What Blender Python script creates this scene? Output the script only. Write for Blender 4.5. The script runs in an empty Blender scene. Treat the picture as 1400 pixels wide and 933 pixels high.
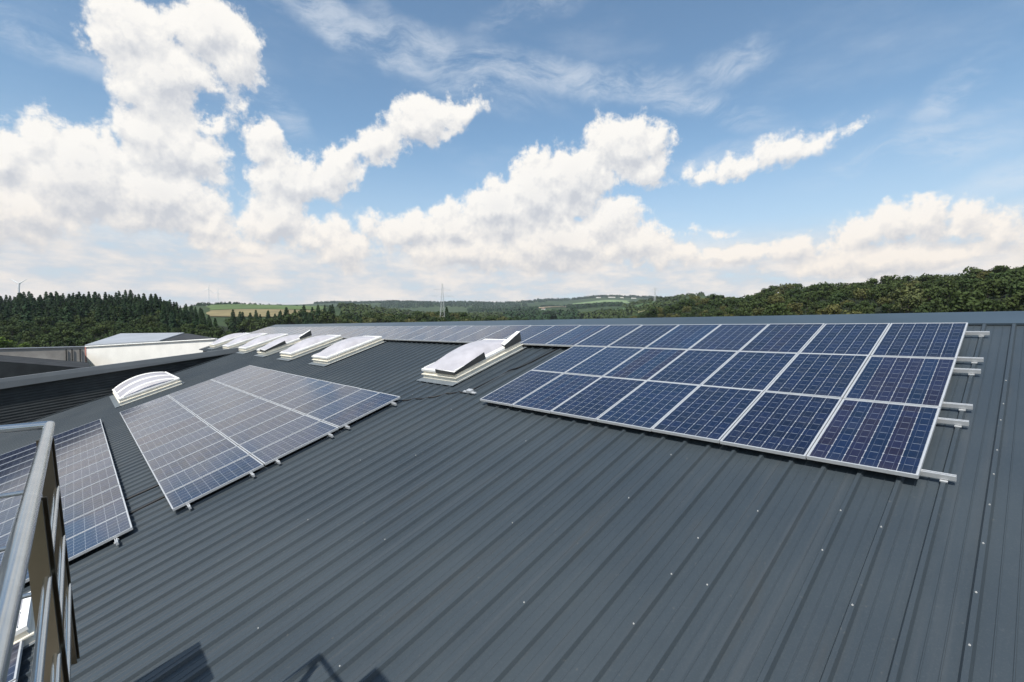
import bpy, math, random
import numpy as np
from mathutils import Vector, Matrix
R = math.radians
random.seed(7)
rng = np.random.default_rng(11)
S = bpy.context.scene
C = S.collection

# ------------------------------------------------------------------ camera
CAMZ = 11.0                                   # eye height above the yard
cam_d = bpy.data.cameras.new('camera'); cam = bpy.data.objects.new('camera', cam_d); C.objects.link(cam)
cam_d.sensor_width = 36; cam_d.lens = 36*658.2/1400
cam_d.clip_start = 0.05; cam_d.clip_end = 30000
cam.location = (0, 0, CAMZ); cam.rotation_euler = (R(90-1.506), 0, 0)
S.camera = cam

# ------------------------------------------------------------------ exposure
S.view_settings.view_transform = 'Standard'; S.view_settings.look = 'None'
S.view_settings.exposure = 0.35; S.view_settings.gamma = 1.0
S.view_settings.use_curve_mapping = False

# ------------------------------------------------------------------ node helpers
class NT:
    def __init__(s, nt): s.nt = nt; s.n = nt.nodes; s.l = nt.links
    def new(s, t, **k):
        n = s.n.new(t)
        for a, b in k.items(): setattr(n, a, b)
        return n
    def put(s, sock, v):
        if hasattr(v, 'is_output') or isinstance(v, bpy.types.NodeSocket): s.l.new(v, sock)
        elif v is not None: sock.default_value = v
    def m(s, op, a, b=None, c=None, clamp=False):
        n = s.new('ShaderNodeMath', operation=op, use_clamp=clamp)
        s.put(n.inputs[0], a)
        if b is not None: s.put(n.inputs[1], b)
        if c is not None: s.put(n.inputs[2], c)
        return n.outputs[0]
    def vm(s, op, a, b=None, out=0):
        n = s.new('ShaderNodeVectorMath', operation=op)
        s.put(n.inputs[0], a)
        if b is not None:
            s.put(n.inputs[3] if op == 'SCALE' else n.inputs[1], b)
        return n.outputs[1] if op in ('LENGTH', 'DOT_PRODUCT', 'DISTANCE') else n.outputs[0]
    def sep(s, v):
        n = s.new('ShaderNodeSeparateXYZ'); s.put(n.inputs[0], v); return n.outputs
    def comb(s, x, y, z=0.0):
        n = s.new('ShaderNodeCombineXYZ')
        s.put(n.inputs[0], x); s.put(n.inputs[1], y); s.put(n.inputs[2], z); return n.outputs[0]
    def mix(s, f, a, b, blend='MIX'):
        n = s.new('ShaderNodeMix', data_type='RGBA', blend_type=blend)
        s.put(n.inputs[0], f); s.put(n.inputs[6], a); s.put(n.inputs[7], b); return n.outputs[2]
    def noise(s, v, scale, detail=2.0, rough=0.5, dist=0.0):
        n = s.new('ShaderNodeTexNoise'); s.put(n.inputs['Vector'], v)
        n.inputs['Scale'].default_value = scale; n.inputs['Detail'].default_value = detail
        n.inputs['Roughness'].default_value = rough; n.inputs['Distortion'].default_value = dist
        return n.outputs
    def ss(s, v, a, b, to0=0.0, to1=1.0):
        n = s.new('ShaderNodeMapRange', interpolation_type='SMOOTHSTEP')
        s.put(n.inputs[0], v); s.put(n.inputs[1], a); s.put(n.inputs[2], b); s.put(n.inputs[3], to0); s.put(n.inputs[4], to1)
        return n.outputs[0]
def col(r, g, b): return (r, g, b, 1.0)

# ------------------------------------------------------------------ sky with clouds, sun
SUN_EL, SUN_AZ = R(53.0), R(205.0)            # azimuth clockwise from +Y: behind the camera
KPX = 658.2*math.pi/180                       # sky units per degree
def az_el(x, y):
    dx, dz = (x-700)/658.2, (466.5-y)/658.2
    p = R(-1.506)
    Y = math.cos(p)-math.sin(p)*dz; Z = math.sin(p)+math.cos(p)*dz
    return math.degrees(math.atan2(dx, Y))*KPX, math.degrees(math.atan2(Z, math.hypot(dx, Y)))*KPX
# cumulus lobes: centre, half sizes, tilt in degrees
LOBES = [
 (455,318,44,26,10),(415,330,40,22,0),(340,330,60,18,0),
 (175,45,72,62,0),(290,48,72,58,0),(235,120,95,70,0),(325,85,42,50,0),(215,195,70,70,0),(55,180,45,42,0),(12,225,60,60,0),
 (110,240,110,75,0),(30,290,120,52,0),(215,275,110,62,0),(270,215,45,50,0),(362,195,36,46,0),(395,240,60,48,0),(450,238,60,36,22),
 (515,197,60,30,28),(578,163,66,36,10),(632,150,34,18,22),(378,295,55,45,0),(290,310,55,36,0),(330,110,20,40,0),
 (502,302,24,20,0),(470,335,48,34,0),(560,315,58,30,0),(620,308,44,38,0),(682,290,52,56,0),(735,268,52,60,0),(788,245,52,56,0),
 (850,198,58,48,0),(893,190,34,26,0),(880,228,42,34,0),(835,300,52,36,0),(860,335,70,30,0),(760,332,90,50,0),(640,345,110,32,0),
 (962,238,26,15,12),(1005,231,38,19,5),(1060,214,48,24,16),(1112,198,44,17,18),(1162,180,24,9,35),
 (1000,346,70,18,4),(1085,340,58,21,4),(1165,322,44,32,0),(1215,305,40,36,0),(1262,298,44,34,0),(1325,302,44,32,0),(1385,320,46,34,0),
 (1450,325,60,44,0),(1200,350,190,24,0),(970,316,26,9,5),(905,352,70,20,0),(-90,190,90,90,0),(-80,300,120,70,0),(1600,300,120,60,10),
]
HOLES = [(288,142,25,14,25),(320,276,7,17,0),(70,92,52,34,0),(408,194,12,17,-20),(132,135,10,16,0),(905,268,22,14,20),(345,128,14,9,0)]
WISPS = [(480,42,190,26,-17),(620,84,90,15,-20),(790,110,120,20,-8),(700,94,55,18,-15),(950,140,75,16,-20),(1005,85,42,20,15),
 (1290,135,36,12,35),(1050,205,90,16,8),(730,12,45,12,12),(1310,205,60,9,6),(1230,205,70,10,14),(60,55,120,16,-10),(1390,240,60,9,12),(380,150,26,10,-40)]
def ellipses(t, P, lst, sm):
    acc = None
    for x, y, rx, ry, tilt in lst:
        cx, cy = az_el(x, y)
        ax = abs(az_el(x+rx, y)[0]-az_el(x-rx, y)[0])/2; ay = abs(az_el(x, y+ry)[1]-az_el(x, y-ry)[1])/2
        mp = t.new('ShaderNodeMapping', vector_type='TEXTURE')
        t.put(mp.inputs[0], P); mp.inputs['Location'].default_value = (cx, cy, 0)
        mp.inputs['Rotation'].default_value = (0, 0, R(tilt)); mp.inputs['Scale'].default_value = (ax, ay, 1)
        ln = t.vm('LENGTH', mp.outputs[0])
        rr = min(ax, ay)*0.75+math.sqrt(ax*ay)*0.25
        f = t.m('MULTIPLY_ADD', ln, -rr, rr)
        acc = f if acc is None else t.m('SMOOTH_MAX', acc, f, sm)
    return acc
def cloud_group():
    g = bpy.data.node_groups.new('cloud_density', 'ShaderNodeTree')
    g.interface.new_socket('P', in_out='INPUT', socket_type='NodeSocketVector')
    g.interface.new_socket('D', in_out='OUTPUT', socket_type='NodeSocketFloat')
    g.interface.new_socket('Base', in_out='OUTPUT', socket_type='NodeSocketFloat')
    t = NT(g); gi = t.new('NodeGroupInput'); go = t.new('NodeGroupOutput')
    P = gi.outputs[0]
    w = t.noise(P, 0.016, 3, 0.55)
    wv = t.vm('SCALE', t.vm('SUBTRACT', w[1], (0.5, 0.5, 0.5)), 46.0)
    Pw = t.vm('MULTIPLY', t.vm('ADD', P, wv), (1, 1, 0))
    base = ellipses(t, Pw, LOBES, 7.0)
    vo = t.new('ShaderNodeTexVoronoi', feature='F1'); vo.normalize = True
    vw = t.vm('SCALE', t.vm('SUBTRACT', t.noise(P, 0.06, 3, 0.6)[1], (0.5, 0.5, 0.5)), 14.0)
    t.put(vo.inputs['Vector'], t.vm('ADD', P, vw))
    vo.inputs['Scale'].default_value = 0.040; vo.inputs['Detail'].default_value = 4.0; vo.inputs['Roughness'].default_value = 0.62
    vo.inputs['Lacunarity'].default_value = 2.1
    puff = t.m('SUBTRACT', 0.42, vo.outputs['Distance'])
    fb = t.m('SUBTRACT', t.noise(P, 0.05, 9, 0.62)[0], 0.5)
    d = t.m('ADD', base, t.m('ADD', t.m('MULTIPLY', puff, 38.0), t.m('MULTIPLY', fb, 40.0)))
    Pw2 = t.vm('MULTIPLY', t.vm('ADD', P, t.vm('SCALE', t.vm('SUBTRACT', t.noise(P, 0.04, 5, 0.65)[1], (0.5, 0.5, 0.5)), 50.0)), (1, 1, 0))
    hole = ellipses(t, Pw2, HOLES, 3.0)
    d = t.m('SMOOTH_MIN', t.m('SUBTRACT', d, 5.0), t.m('MULTIPLY', hole, -1.3), 7.0)
    t.l.new(d, go.inputs[0]); t.l.new(base, go.inputs[1])
    return g
def build_world():
    W = bpy.data.worlds.new('World'); S.world = W; W.use_nodes = True
    t = NT(W.node_tree); t.n.clear()
    out = t.new('ShaderNodeOutputWorld')
    sky = t.new('ShaderNodeTexSky', sky_type='NISHITA'); sky.sun_disc = False
    sky.sun_elevation = SUN_EL; sky.sun_rotation = SUN_AZ
    sky.altitude = 300; sky.air_density = 1.0; sky.dust_density = 1.0; sky.ozone_density = 1.2
    bs = t.new('ShaderNodeBackground'); bs.inputs[1].default_value = SKY_STRENGTH
    t.l.new(t.mix(1.0, sky.outputs[0], col(0.90, 1.03, 1.0), 'MULTIPLY'), bs.inputs[0])
    tc = t.new('ShaderNodeTexCoord'); d = t.vm('NORMALIZE', tc.outputs['Generated'])
    x, y, z = t.sep(d)
    A = t.m('MULTIPLY', t.m('ARCTAN2', x, y), 658.2); E = t.m('MULTIPLY', t.m('ARCSINE', z), 658.2)
    P = t.comb(A, E, 0.0)
    gr = cloud_group()
    g1 = t.new('ShaderNodeGroup'); g1.node_tree = gr; t.l.new(P, g1.inputs[0])
    P2 = t.vm('ADD', P, (-4.0, 13.0, 0))
    g2 = t.new('ShaderNodeGroup'); g2.node_tree = gr; t.l.new(P2, g2.inputs[0])
    D, B = g1.outputs
    # broken cumulus over the rest of the sky (beside and behind the photographer)
    far = t.m('SUBTRACT', t.noise(P, 0.0042, 7, 0.58)[0], 0.52)
    side = t.ss(t.m('ABSOLUTE', A), 640.0, 760.0)
    # the line of low cloud banks along the horizon
    bank_n = t.noise(t.vm('MULTIPLY', P, (0.45, 1.3, 1)), 0.03, 7, 0.6)[0]
    hb = t.m('MULTIPLY', t.ss(E, 135.0, 75.0), t.ss(bank_n, 0.22, 0.50), clamp=True)
    hz = t.ss(E, 175.0, 25.0)
    # wisps
    rm = t.new('ShaderNodeMapping', vector_type='POINT'); t.put(rm.inputs[0], t.vm('ADD', P, t.vm('SCALE', t.noise(P, 0.008, 3)[1], 90.0)))
    rm.inputs['Rotation'].default_value = (0, 0, R(16)); rm.inputs['Scale'].default_value = (0.42, 1.5, 1)
    st = t.noise(rm.outputs[0], 0.016, 9, 0.68)[0]
    wp = ellipses(t, t.vm('ADD', P, t.vm('MULTIPLY', t.vm('SUBTRACT', t.noise(P, 0.02, 4, 0.6)[1], (0.5, 0.5, 0.5)), (50.0, 30.0, 0))), WISPS, 6.0)
    wa = t.m('MULTIPLY', t.ss(wp, -20.0, 12.0), t.ss(st, 0.36, 0.66))
    wa = t.m('MULTIPLY', wa, 0.56)
    veil = t.m('MULTIPLY', t.ss(t.noise(t.vm('MULTIPLY', P, (0.5, 1.4, 1)), 0.006, 7, 0.6)[0], 0.48, 0.85), 0.35)
    wa = t.m('MAXIMUM', wa, veil)
    a1 = t.ss(D, -4.0, 10.0)
    alpha = t.m('MAXIMUM', a1, t.m('MULTIPLY', t.ss(far, 0.0, 0.1), side))
    # light and dark sides of the cumulus
    dl = t.m('SUBTRACT', D, g2.outputs[0])
    lit = t.m('MULTIPLY_ADD', dl, 0.034, 0.66, clamp=True)
    thick = t.ss(B, 12.0, 62.0)
    lit = t.m('SUBTRACT', lit, t.m('MULTIPLY', thick, 0.30), clamp=True)
    cb = t.mix(lit, col(*CLOUD_DARK), col(*CLOUD_LIT))
    warm = t.mix(t.m('MULTIPLY', hz, 0.95), cb, t.mix(lit, col(0.51, 0.505, 0.515), col(0.82, 0.73, 0.63)))
    bankc = t.mix(t.ss(bank_n, 0.38, 0.66), col(0.51, 0.53, 0.565), col(0.80, 0.71, 0.63))
    bc = t.new('ShaderNodeBackground'); t.l.new(warm, bc.inputs[0]); bc.inputs[1].default_value = 1.0
    bb = t.new('ShaderNodeBackground'); t.l.new(bankc, bb.inputs[0])
    bw = t.new('ShaderNodeBackground'); bw.inputs[0].default_value = col(0.62, 0.66, 0.71)
    def mixs(f, a, b):
        n = t.new('ShaderNodeMixShader'); t.put(n.inputs[0], f); t.l.new(a, n.inputs[1]); t.l.new(b, n.inputs[2]); return n.outputs[0]
    bh = t.new('ShaderNodeBackground'); bh.inputs[0].default_value = col(0.47, 0.55, 0.63)
    s = mixs(t.m('MULTIPLY', t.ss(E, 260.0, 20.0), 0.72), bs.outputs[0], bh.outputs[0])
    s = mixs(wa, s, bw.outputs[0])
    s = mixs(t.m('MULTIPLY', hb, 0.85), s, bb.outputs[0])
    s = mixs(alpha, s, bc.outputs[0])
    t.l.new(s, out.inputs[0])
SKY_STRENGTH = 0.13
HAZE = 0.00005
CLOUD_DARK, CLOUD_LIT = (0.485, 0.505, 0.545), (0.79, 0.77, 0.735)
build_world()
sd = bpy.data.lights.new('sun', 'SUN'); sd.energy = 4.0; sd.angle = R(0.53); sd.color = (1.0, 0.955, 0.88)
so = bpy.data.objects.new('sun', sd); C.objects.link(so)
to_sun = Vector((math.sin(SUN_AZ)*math.cos(SUN_EL), math.cos(SUN_AZ)*math.cos(SUN_EL), math.sin(SUN_EL)))
so.rotation_euler = to_sun.to_track_quat('Z', 'Y').to_euler(); so.location = (0, -30, 60)

# ------------------------------------------------------------------ materials
MATS = {}
def mat(name, base, rough=0.6, metal=0.0, spec=0.5, var=0.0, vscale=3.0, bump=0.0, bscale=40.0, coord='Object', tint=None):
    m = bpy.data.materials.new(name); m.use_nodes = True
    t = NT(m.node_tree); b = t.n['Principled BSDF']
    b.inputs['Roughness'].default_value = rough; b.inputs['Metallic'].default_value = metal
    b.inputs['Specular IOR Level'].default_value = spec
    b.inputs['Base Color'].default_value = col(*base)
    tc = t.new('ShaderNodeTexCoord').outputs[coord]
    if var:
        n = t.noise(tc, vscale, 5, 0.6)[0]
        lo = col(*[c*(1-var) for c in base]); hi = col(*[min(1, c*(1+var)) for c in (tint or base)])
        t.l.new(t.mix(t.ss(n, 0.3, 0.7), lo, hi), b.inputs['Base Color'])
    if bump:
        bn = t.new('ShaderNodeBump'); bn.inputs['Strength'].default_value = bump; bn.inputs['Distance'].default_value = 0.01
        t.l.new(t.noise(tc, bscale, 4)[0], bn.inputs['Height']); t.l.new(bn.outputs[0], b.inputs['Normal'])
    MATS[name] = m
    return m
def roof_mat():
    m = bpy.data.materials.new('anthracite_sheet'); m.use_nodes = True
    t = NT(m.node_tree); b = t.n['Principled BSDF']
    tc = t.new('ShaderNodeTexCoord').outputs['Object']
    big = t.noise(tc, 0.35, 5, 0.6)[0]
    st = t.noise(t.vm('MULTIPLY', tc, (9.0, 0.25, 1.0)), 1.0, 4, 0.6)[0]
    fine = t.noise(tc, 90.0, 3, 0.7)[0]
    c = t.mix(t.ss(big, 0.3, 0.7), col(0.033, 0.044, 0.054), col(0.044, 0.056, 0.065))
    c = t.mix(t.m('MULTIPLY', t.ss(st, 0.5, 0.8), 0.55), c, col(0.066, 0.074, 0.080))
    st2 = t.noise(t.vm('MULTIPLY', tc, (3.0, 0.5, 1.0)), 1.0, 6, 0.7)[0]
    c = t.mix(t.m('MULTIPLY', t.ss(st2, 0.54, 0.75), 0.55), c, col(0.047, 0.050, 0.050))
    c = t.mix(t.m('MULTIPLY', t.ss(fine, 0.5, 0.75), 0.45), c, col(0.080, 0.090, 0.098))
    spots = t.noise(tc, 14.0, 2, 0.5)[0]
    c = t.mix(t.m('MULTIPLY', t.ss(spots, 0.70, 0.80), 0.35), c, col(0.13, 0.13, 0.12))
    t.l.new(c, b.inputs['Base Color'])
    t.l.new(t.ss(big, 0.2, 0.8, 0.40, 0.50), b.inputs['Roughness']); b.inputs['Specular IOR Level'].default_value = 0.45
    bn = t.new('ShaderNodeBump'); bn.inputs['Strength'].default_value = 0.25; bn.inputs['Distance'].default_value = 0.004
    t.l.new(t.noise(tc, 5.0, 4, 0.6)[0], bn.inputs['Height']); t.l.new(bn.outputs[0], b.inputs['Normal'])
    return m
def cell_mat(name, pale):
    # blue crystalline cells: six strings of ten, white gaps between the strings
    m = bpy.data.materials.new(name); m.use_nodes = True
    t = NT(m.node_tree); b = t.n['Principled BSDF']
    tc = t.new('ShaderNodeTexCoord').outputs['Object']
    oin = t.new('ShaderNodeObjectInfo'); oi = oin.outputs['Random']; tint = t.new('ShaderNodeSeparateColor'); t.l.new(oin.outputs['Color'], tint.inputs[0])
    x, y, z = t.sep(tc)
    X = t.m('DIVIDE', x, 0.953/6); Y = t.m('DIVIDE', y, 0.1535)
    fx = t.m('FRACT', X); fy = t.m('FRACT', Y); ix = t.m('FLOOR', X); iy = t.m('FLOOR', Y)
    ax = t.m('ABSOLUTE', t.m('SUBTRACT', fx, 0.5)); ay = t.m('ABSOLUTE', t.m('SUBTRACT', fy, 0.5))
    wn = t.new('ShaderNodeTexWhiteNoise', noise_dimensions='3D'); t.l.new(t.comb(ix, t.m('MULTIPLY', oi, 91.0), 3.0), wn.inputs['Vector'])
    wc = t.new('ShaderNodeTexWhiteNoise', noise_dimensions='3D'); t.l.new(t.comb(ix, t.m('MULTIPLY', oi, 57.0), iy), wc.inputs['Vector'])
    blue = t.mix(tint.outputs[1], col(0.0035, 0.0065, 0.019), col(0.006, 0.020, 0.050))
    violet = col(0.015, 0.010, 0.021)
    hasv = tint.outputs[0]
    isv = t.m('MULTIPLY', hasv, t.m('GREATER_THAN', wn.outputs[0], 0.45))
    c = t.mix(t.m('MULTIPLY', isv, 0.85), blue, violet)
    c = t.mix(t.m('MULTIPLY', wc.outputs[0], 0.35), c, col(0.012, 0.022, 0.075))
    cr = t.new('ShaderNodeTexVoronoi', feature='F1'); t.l.new(tc, cr.inputs['Vector']); cr.inputs['Scale'].default_value = 55.0
    c = t.mix(t.m('MULTIPLY', t.sep(cr.outputs['Color'])[0], 0.12), c, col(0.020, 0.045, 0.12))
    bus = t.m('LESS_THAN', t.m('ABSOLUTE', t.m('SUBTRACT', ax, 0.24)), 0.008)
    c = t.mix(t.m('MULTIPLY', bus, 0.18), c, col(0.4, 0.45, 0.5))
    tick = t.m('MULTIPLY', t.m('GREATER_THAN', ay, 0.475), t.m('LESS_THAN', ax, 0.22))
    c = t.mix(t.m('MULTIPLY', tick, 0.30), c, col(0.55, 0.6, 0.66))
    dia = t.m('GREATER_THAN', t.m('ADD', ax, ay), 0.93)
    gap = t.m('GREATER_THAN', ax, 0.480)
    hgap = t.m('MULTIPLY', t.m('GREATER_THAN', ay, 0.490), 0.10)
    wmask = t.m('MAXIMUM', t.m('MAXIMUM', t.m('MULTIPLY', gap, 0.65), t.m('MULTIPLY', dia, 0.9)), hgap)
    edge = t.m('MAXIMUM', t.m('MAXIMUM', t.m('LESS_THAN', x, 0.006), t.m('GREATER_THAN', x, 0.947)), t.m('MAXIMUM', t.m('LESS_THAN', y, 0.006), t.m('GREATER_THAN', y, 1.529)))
    wmask = t.m('MAXIMUM', wmask, t.m('MULTIPLY', edge, 0.8))
    c = t.mix(wmask, c, col(0.42, 0.44, 0.46))
    du = t.noise(t.vm('ADD', tc, t.comb(t.m('MULTIPLY', oi, 37.0), 0.0, 0.0)), 3.0, 6, 0.7)[0]
    low = t.ss(y, 0.16, 0.0)
    c = t.mix(t.m('ADD', t.m('MULTIPLY', t.ss(du, 0.45, 0.8), 0.10), t.m('MULTIPLY', low, 0.06)), c, col(0.16, 0.15, 0.13))
    t.l.new(c, b.inputs['Base Color'])
    dn = t.noise(tc, 2.2, 4, 0.6)[0]
    t.l.new(t.ss(dn, 0.2, 0.8, pale-0.04, pale+0.05), b.inputs['Roughness'])
    b.inputs['Specular IOR Level'].default_value = 0.5; b.inputs['IOR'].default_value = 1.5
    return m
def metal_brushed(name, base, rough):
    m = mat(name, base, rough, 1.0, var=0.06, vscale=6.0)
    return m
def leaf_mat(name, dark, light, yellow=None):
    m = bpy.data.materials.new(name); m.use_nodes = True
    t = NT(m.node_tree); b = t.n['Principled BSDF']
    tc = t.new('ShaderNodeTexCoord').outputs['Object']; oi = t.new('ShaderNodeObjectInfo').outputs['Random']
    n = t.noise(tc, 0.9, 3, 0.6)[0]
    c = t.mix(t.ss(n, 0.32, 0.68), col(*dark), col(*light))
    c = t.mix(t.m('MULTIPLY', oi, 0.6), c, col(light[0]*0.75, light[1]*0.60, light[2]*0.5))
    c = t.mix(t.m('MULTIPLY', t.m('FRACT', t.m('MULTIPLY', oi, 13.7)), 0.4), c, col(light[0]*1.15, light[1]*1.0, light[2]*0.8))
    t.l.new(c, b.inputs['Base Color']); b.inputs['Roughness'].default_value = 0.75; b.inputs['Specular IOR Level'].default_value = 0.15
    return m
M_ROOF = roof_mat()
M_CAP = mat('ridge_cap_sheet', (0.050, 0.070, 0.088), 0.38, var=0.10, vscale=0.6, bump=0.15, bscale=2.0)
M_GLASS = cell_mat('solar_cells', 0.13)
M_ALU = mat('anodised_aluminium', (0.54, 0.55, 0.56), 0.42, 0.35, var=0.05, vscale=6.0)
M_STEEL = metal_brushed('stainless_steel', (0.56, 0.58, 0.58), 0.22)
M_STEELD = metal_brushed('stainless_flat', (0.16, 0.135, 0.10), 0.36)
M_KERB = mat('cream_kerb', (0.78, 0.73, 0.62), 0.55, var=0.06, vscale=4)
M_SFRAME = mat('white_frame', (0.82, 0.81, 0.78), 0.45, var=0.05, vscale=5)
M_DOME = mat('opal_dome', (0.43, 0.415, 0.44), 0.35, var=0.10, vscale=2.5)
M_FLASH = mat('pale_flashing', (0.13, 0.15, 0.165), 0.6, var=0.1, vscale=3)
M_VENT = mat('dark_deflector', (0.055, 0.057, 0.055), 0.5, var=0.15, vscale=5)
M_CABLE = mat('black_cable', (0.012, 0.012, 0.013), 0.55)
M_DWALL = mat('dark_cladding', (0.024, 0.028, 0.030), 0.6, spec=0.3, var=0.25, vscale=1.2)
M_FASCIA = mat('grey_fascia', (0.085, 0.095, 0.104), 0.45, var=0.08, vscale=1.0)
M_BITU = mat('dark_roof_felt', (0.022, 0.024, 0.026), 0.8, var=0.3, vscale=1.0)
M_CONC = mat('weathered_concrete', (0.34, 0.315, 0.285), 0.85, var=0.25, vscale=0.5, bump=0.3)
M_WHITE = mat('cream_white_render', (0.74, 0.72, 0.68), 0.7, var=0.05, vscale=0.8)
M_GREYR = mat('pale_grey_roof', (0.30, 0.32, 0.35), 0.5, var=0.08, vscale=0.4)
M_RED = mat('faded_red_trim', (0.45, 0.20, 0.17), 0.6, var=0.1)
M_FLOOR = mat('galvanised_grating', (0.35, 0.35, 0.34), 0.5, metal=0.7, var=0.15)
M_UNIT = mat('shadow_box_paint', (0.45, 0.46, 0.46), 0.5, var=0.08)
M_SCREW = mat('bright_screw', (0.42, 0.42, 0.41), 0.4)
M_BARK = mat('bark', (0.07, 0.055, 0.04), 0.9, var=0.3, vscale=2)
M_SPRUCE = leaf_mat('spruce_needles', (0.010, 0.026, 0.013), (0.030, 0.062, 0.026))
M_LEAF = leaf_mat('broad_leaves', (0.018, 0.037, 0.012), (0.052, 0.080, 0.026))
M_LEAF2 = leaf_mat('dull_leaves', (0.040, 0.055, 0.020), (0.105, 0.115, 0.042))
M_LEAF3 = leaf_mat('yellow_leaves', (0.10, 0.10, 0.018), (0.24, 0.21, 0.04))
M_LEAF4 = leaf_mat('bright_leaves', (0.045, 0.085, 0.016), (0.12, 0.19, 0.035))
M_TURB = mat('turbine_white', (0.75, 0.76, 0.77), 0.4)
M_LATT = mat('galvanised_lattice', (0.50, 0.51, 0.51), 0.6)
M_HOUSE = mat('house_render', (0.75, 0.72, 0.66), 0.8)
M_HROOF = mat('house_tiles', (0.16, 0.10, 0.08), 0.8)

# ------------------------------------------------------------------ mesh helpers
class MB:
    def __init__(s): s.v = []; s.f = []; s.sm = []; s.mi = []; s.cur = 0
    def face(s, pts, smooth=False):
        i = len(s.v); s.v += [tuple(p) for p in pts]; s.f.append(tuple(range(i, i+len(pts)))); s.sm.append(smooth); s.mi.append(s.cur)
    def grid(s, rows, closed=False, smooth=True):
        i = len(s.v); n = len(rows[0])
        for r in rows: s.v += [tuple(p) for p in r]
        for a in range(len(rows)-1):
            for b in range(n if closed else n-1):
                c = (b+1) % n
                s.f.append((i+a*n+b, i+a*n+c, i+(a+1)*n+c, i+(a+1)*n+b)); s.sm.append(smooth); s.mi.append(s.cur)
    def hexa(s, p):           # p: 8 points, bottom 0-3 then top 4-7
        i = len(s.v); s.v += [tuple(q) for q in p]
        for f in ((3, 2, 1, 0), (4, 5, 6, 7), (0, 1, 5, 4), (1, 2, 6, 5), (2, 3, 7, 6), (3, 0, 4, 7)):
            s.f.append(tuple(i+k for k in f)); s.sm.append(False); s.mi.append(s.cur)
    def box(s, x0, x1, y0, y1, z0, z1, T=None):
        p = [(x0, y0, z0), (x1, y0, z0), (x1, y1, z0), (x0, y1, z0), (x0, y0, z1), (x1, y0, z1), (x1, y1, z1), (x0, y1, z1)]
        s.hexa([T(*q) for q in p] if T else p)
    def tube(s, pts, rad, n=10, cap=True):
        pts = [Vector(p) for p in pts]; rads = rad if isinstance(rad, (list, tuple)) else [rad]*len(pts)
        up = Vector((0, 0, 1)); rows = []
        for k, p in enumerate(pts):
            d = (pts[min(k+1, len(pts)-1)]-pts[max(k-1, 0)]).normalized()
            a = d.cross(up if abs(d.z) < 0.95 else Vector((1, 0, 0))).normalized(); b = d.cross(a)
            rows.append([p+rads[k]*(math.cos(2*math.pi*q/n)*a+math.sin(2*math.pi*q/n)*b) for q in range(n)])
        s.grid(rows, closed=True)
        if cap: s.face(rows[0]); s.face(list(reversed(rows[-1])))
    def mesh(s, name, mats):
        me = bpy.data.meshes.new(name); me.from_pydata(s.v, [], s.f); me.update()
        for m in (mats if isinstance(mats, (list, tuple)) else [mats]): me.materials.append(m)
        me.polygons.foreach_set('use_smooth', s.sm); me.polygons.foreach_set('material_index', s.mi)
        return me
    def build(s, name, mats, parent=None):
        o = bpy.data.objects.new(name, s.mesh(name, mats)); C.objects.link(o)
        if parent: o.parent = parent
        return o
def tag(o, label=None, cat=None, group=None, kind=None):
    if label: o['label'] = label
    if cat: o['category'] = cat
    if group: o['group'] = group
    if kind: o['kind'] = kind
    return o
def empty(name, label, cat, M=None, group=None):
    o = bpy.data.objects.new(name, None); C.objects.link(o); o.empty_display_size = 0.2
    if M is not None: o.matrix_world = M
    return tag(o, label, cat, group)
def copy_tree(o, parent=None, M=None):
    c = o.copy(); C.objects.link(c)
    for k in list(c.keys()):
        if k in ('label',): del c[k]
    if parent: c.parent = parent
    if M is not None: c.matrix_world = M
    for ch in KIDS.get(o.name, []): copy_tree(ch, c)
    return c
KIDS = {}
def child(mb, name, mats, parent):
    o = mb.build(name, mats, parent); KIDS.setdefault(parent.name, []).append(o); return o
def child_mesh(me, name, parent):
    o = bpy.data.objects.new(name, me); C.objects.link(o); o.parent = parent; KIDS.setdefault(parent.name, []).append(o); return o

# ------------------------------------------------------------------ roof frame: u runs along the ridge (away, left), v up the slope, w out of the roof
YAW, AL, H0 = 0.738256231, 0.334559656, 3.40743596
ru = Vector((-math.sin(YAW), math.cos(YAW), 0)); uh = Vector((math.cos(YAW), math.sin(YAW), 0))
rv = uh*math.cos(AL)+Vector((0, 0, math.sin(AL))); rn = (-ru).cross(rv)
O = Vector((0, 0, CAMZ))-H0*rn
def RP(u, v, w=0.0): return O+u*ru+v*rv+w*rn            # w = 0 is the glass of the panels
def RM(u, v, w=0.0):                                     # local X towards the right-hand verge, Y up the slope
    x = -ru; p = RP(u, v, w)
    return Matrix(((x.x, rv.x, rn.x, p.x), (x.y, rv.y, rn.y, p.y), (x.z, rv.z, rn.z, p.z), (0, 0, 0, 1)))
def HP(u, q, z): return ru*u+uh*q+Vector((0, 0, CAMZ+z))   # horizontal frame of the same building
PAN, RIB = -0.150, -0.112
VR = 10.98                                               # ridge
U_END, U_STEP, V_STEP, U_RIGHT, V_EAVE = 39.8, 30.9, 5.62, -14.0, -13.0

def at(x, y, d):
    p = R(-1.506); a = (x-700)/658.2; b = (466.5-y)/658.2
    dv = Vector((a, math.cos(p)-math.sin(p)*b, math.sin(p)+math.cos(p)*b)); dv *= d/dv.y
    return dv+Vector((0, 0, CAMZ))
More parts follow.
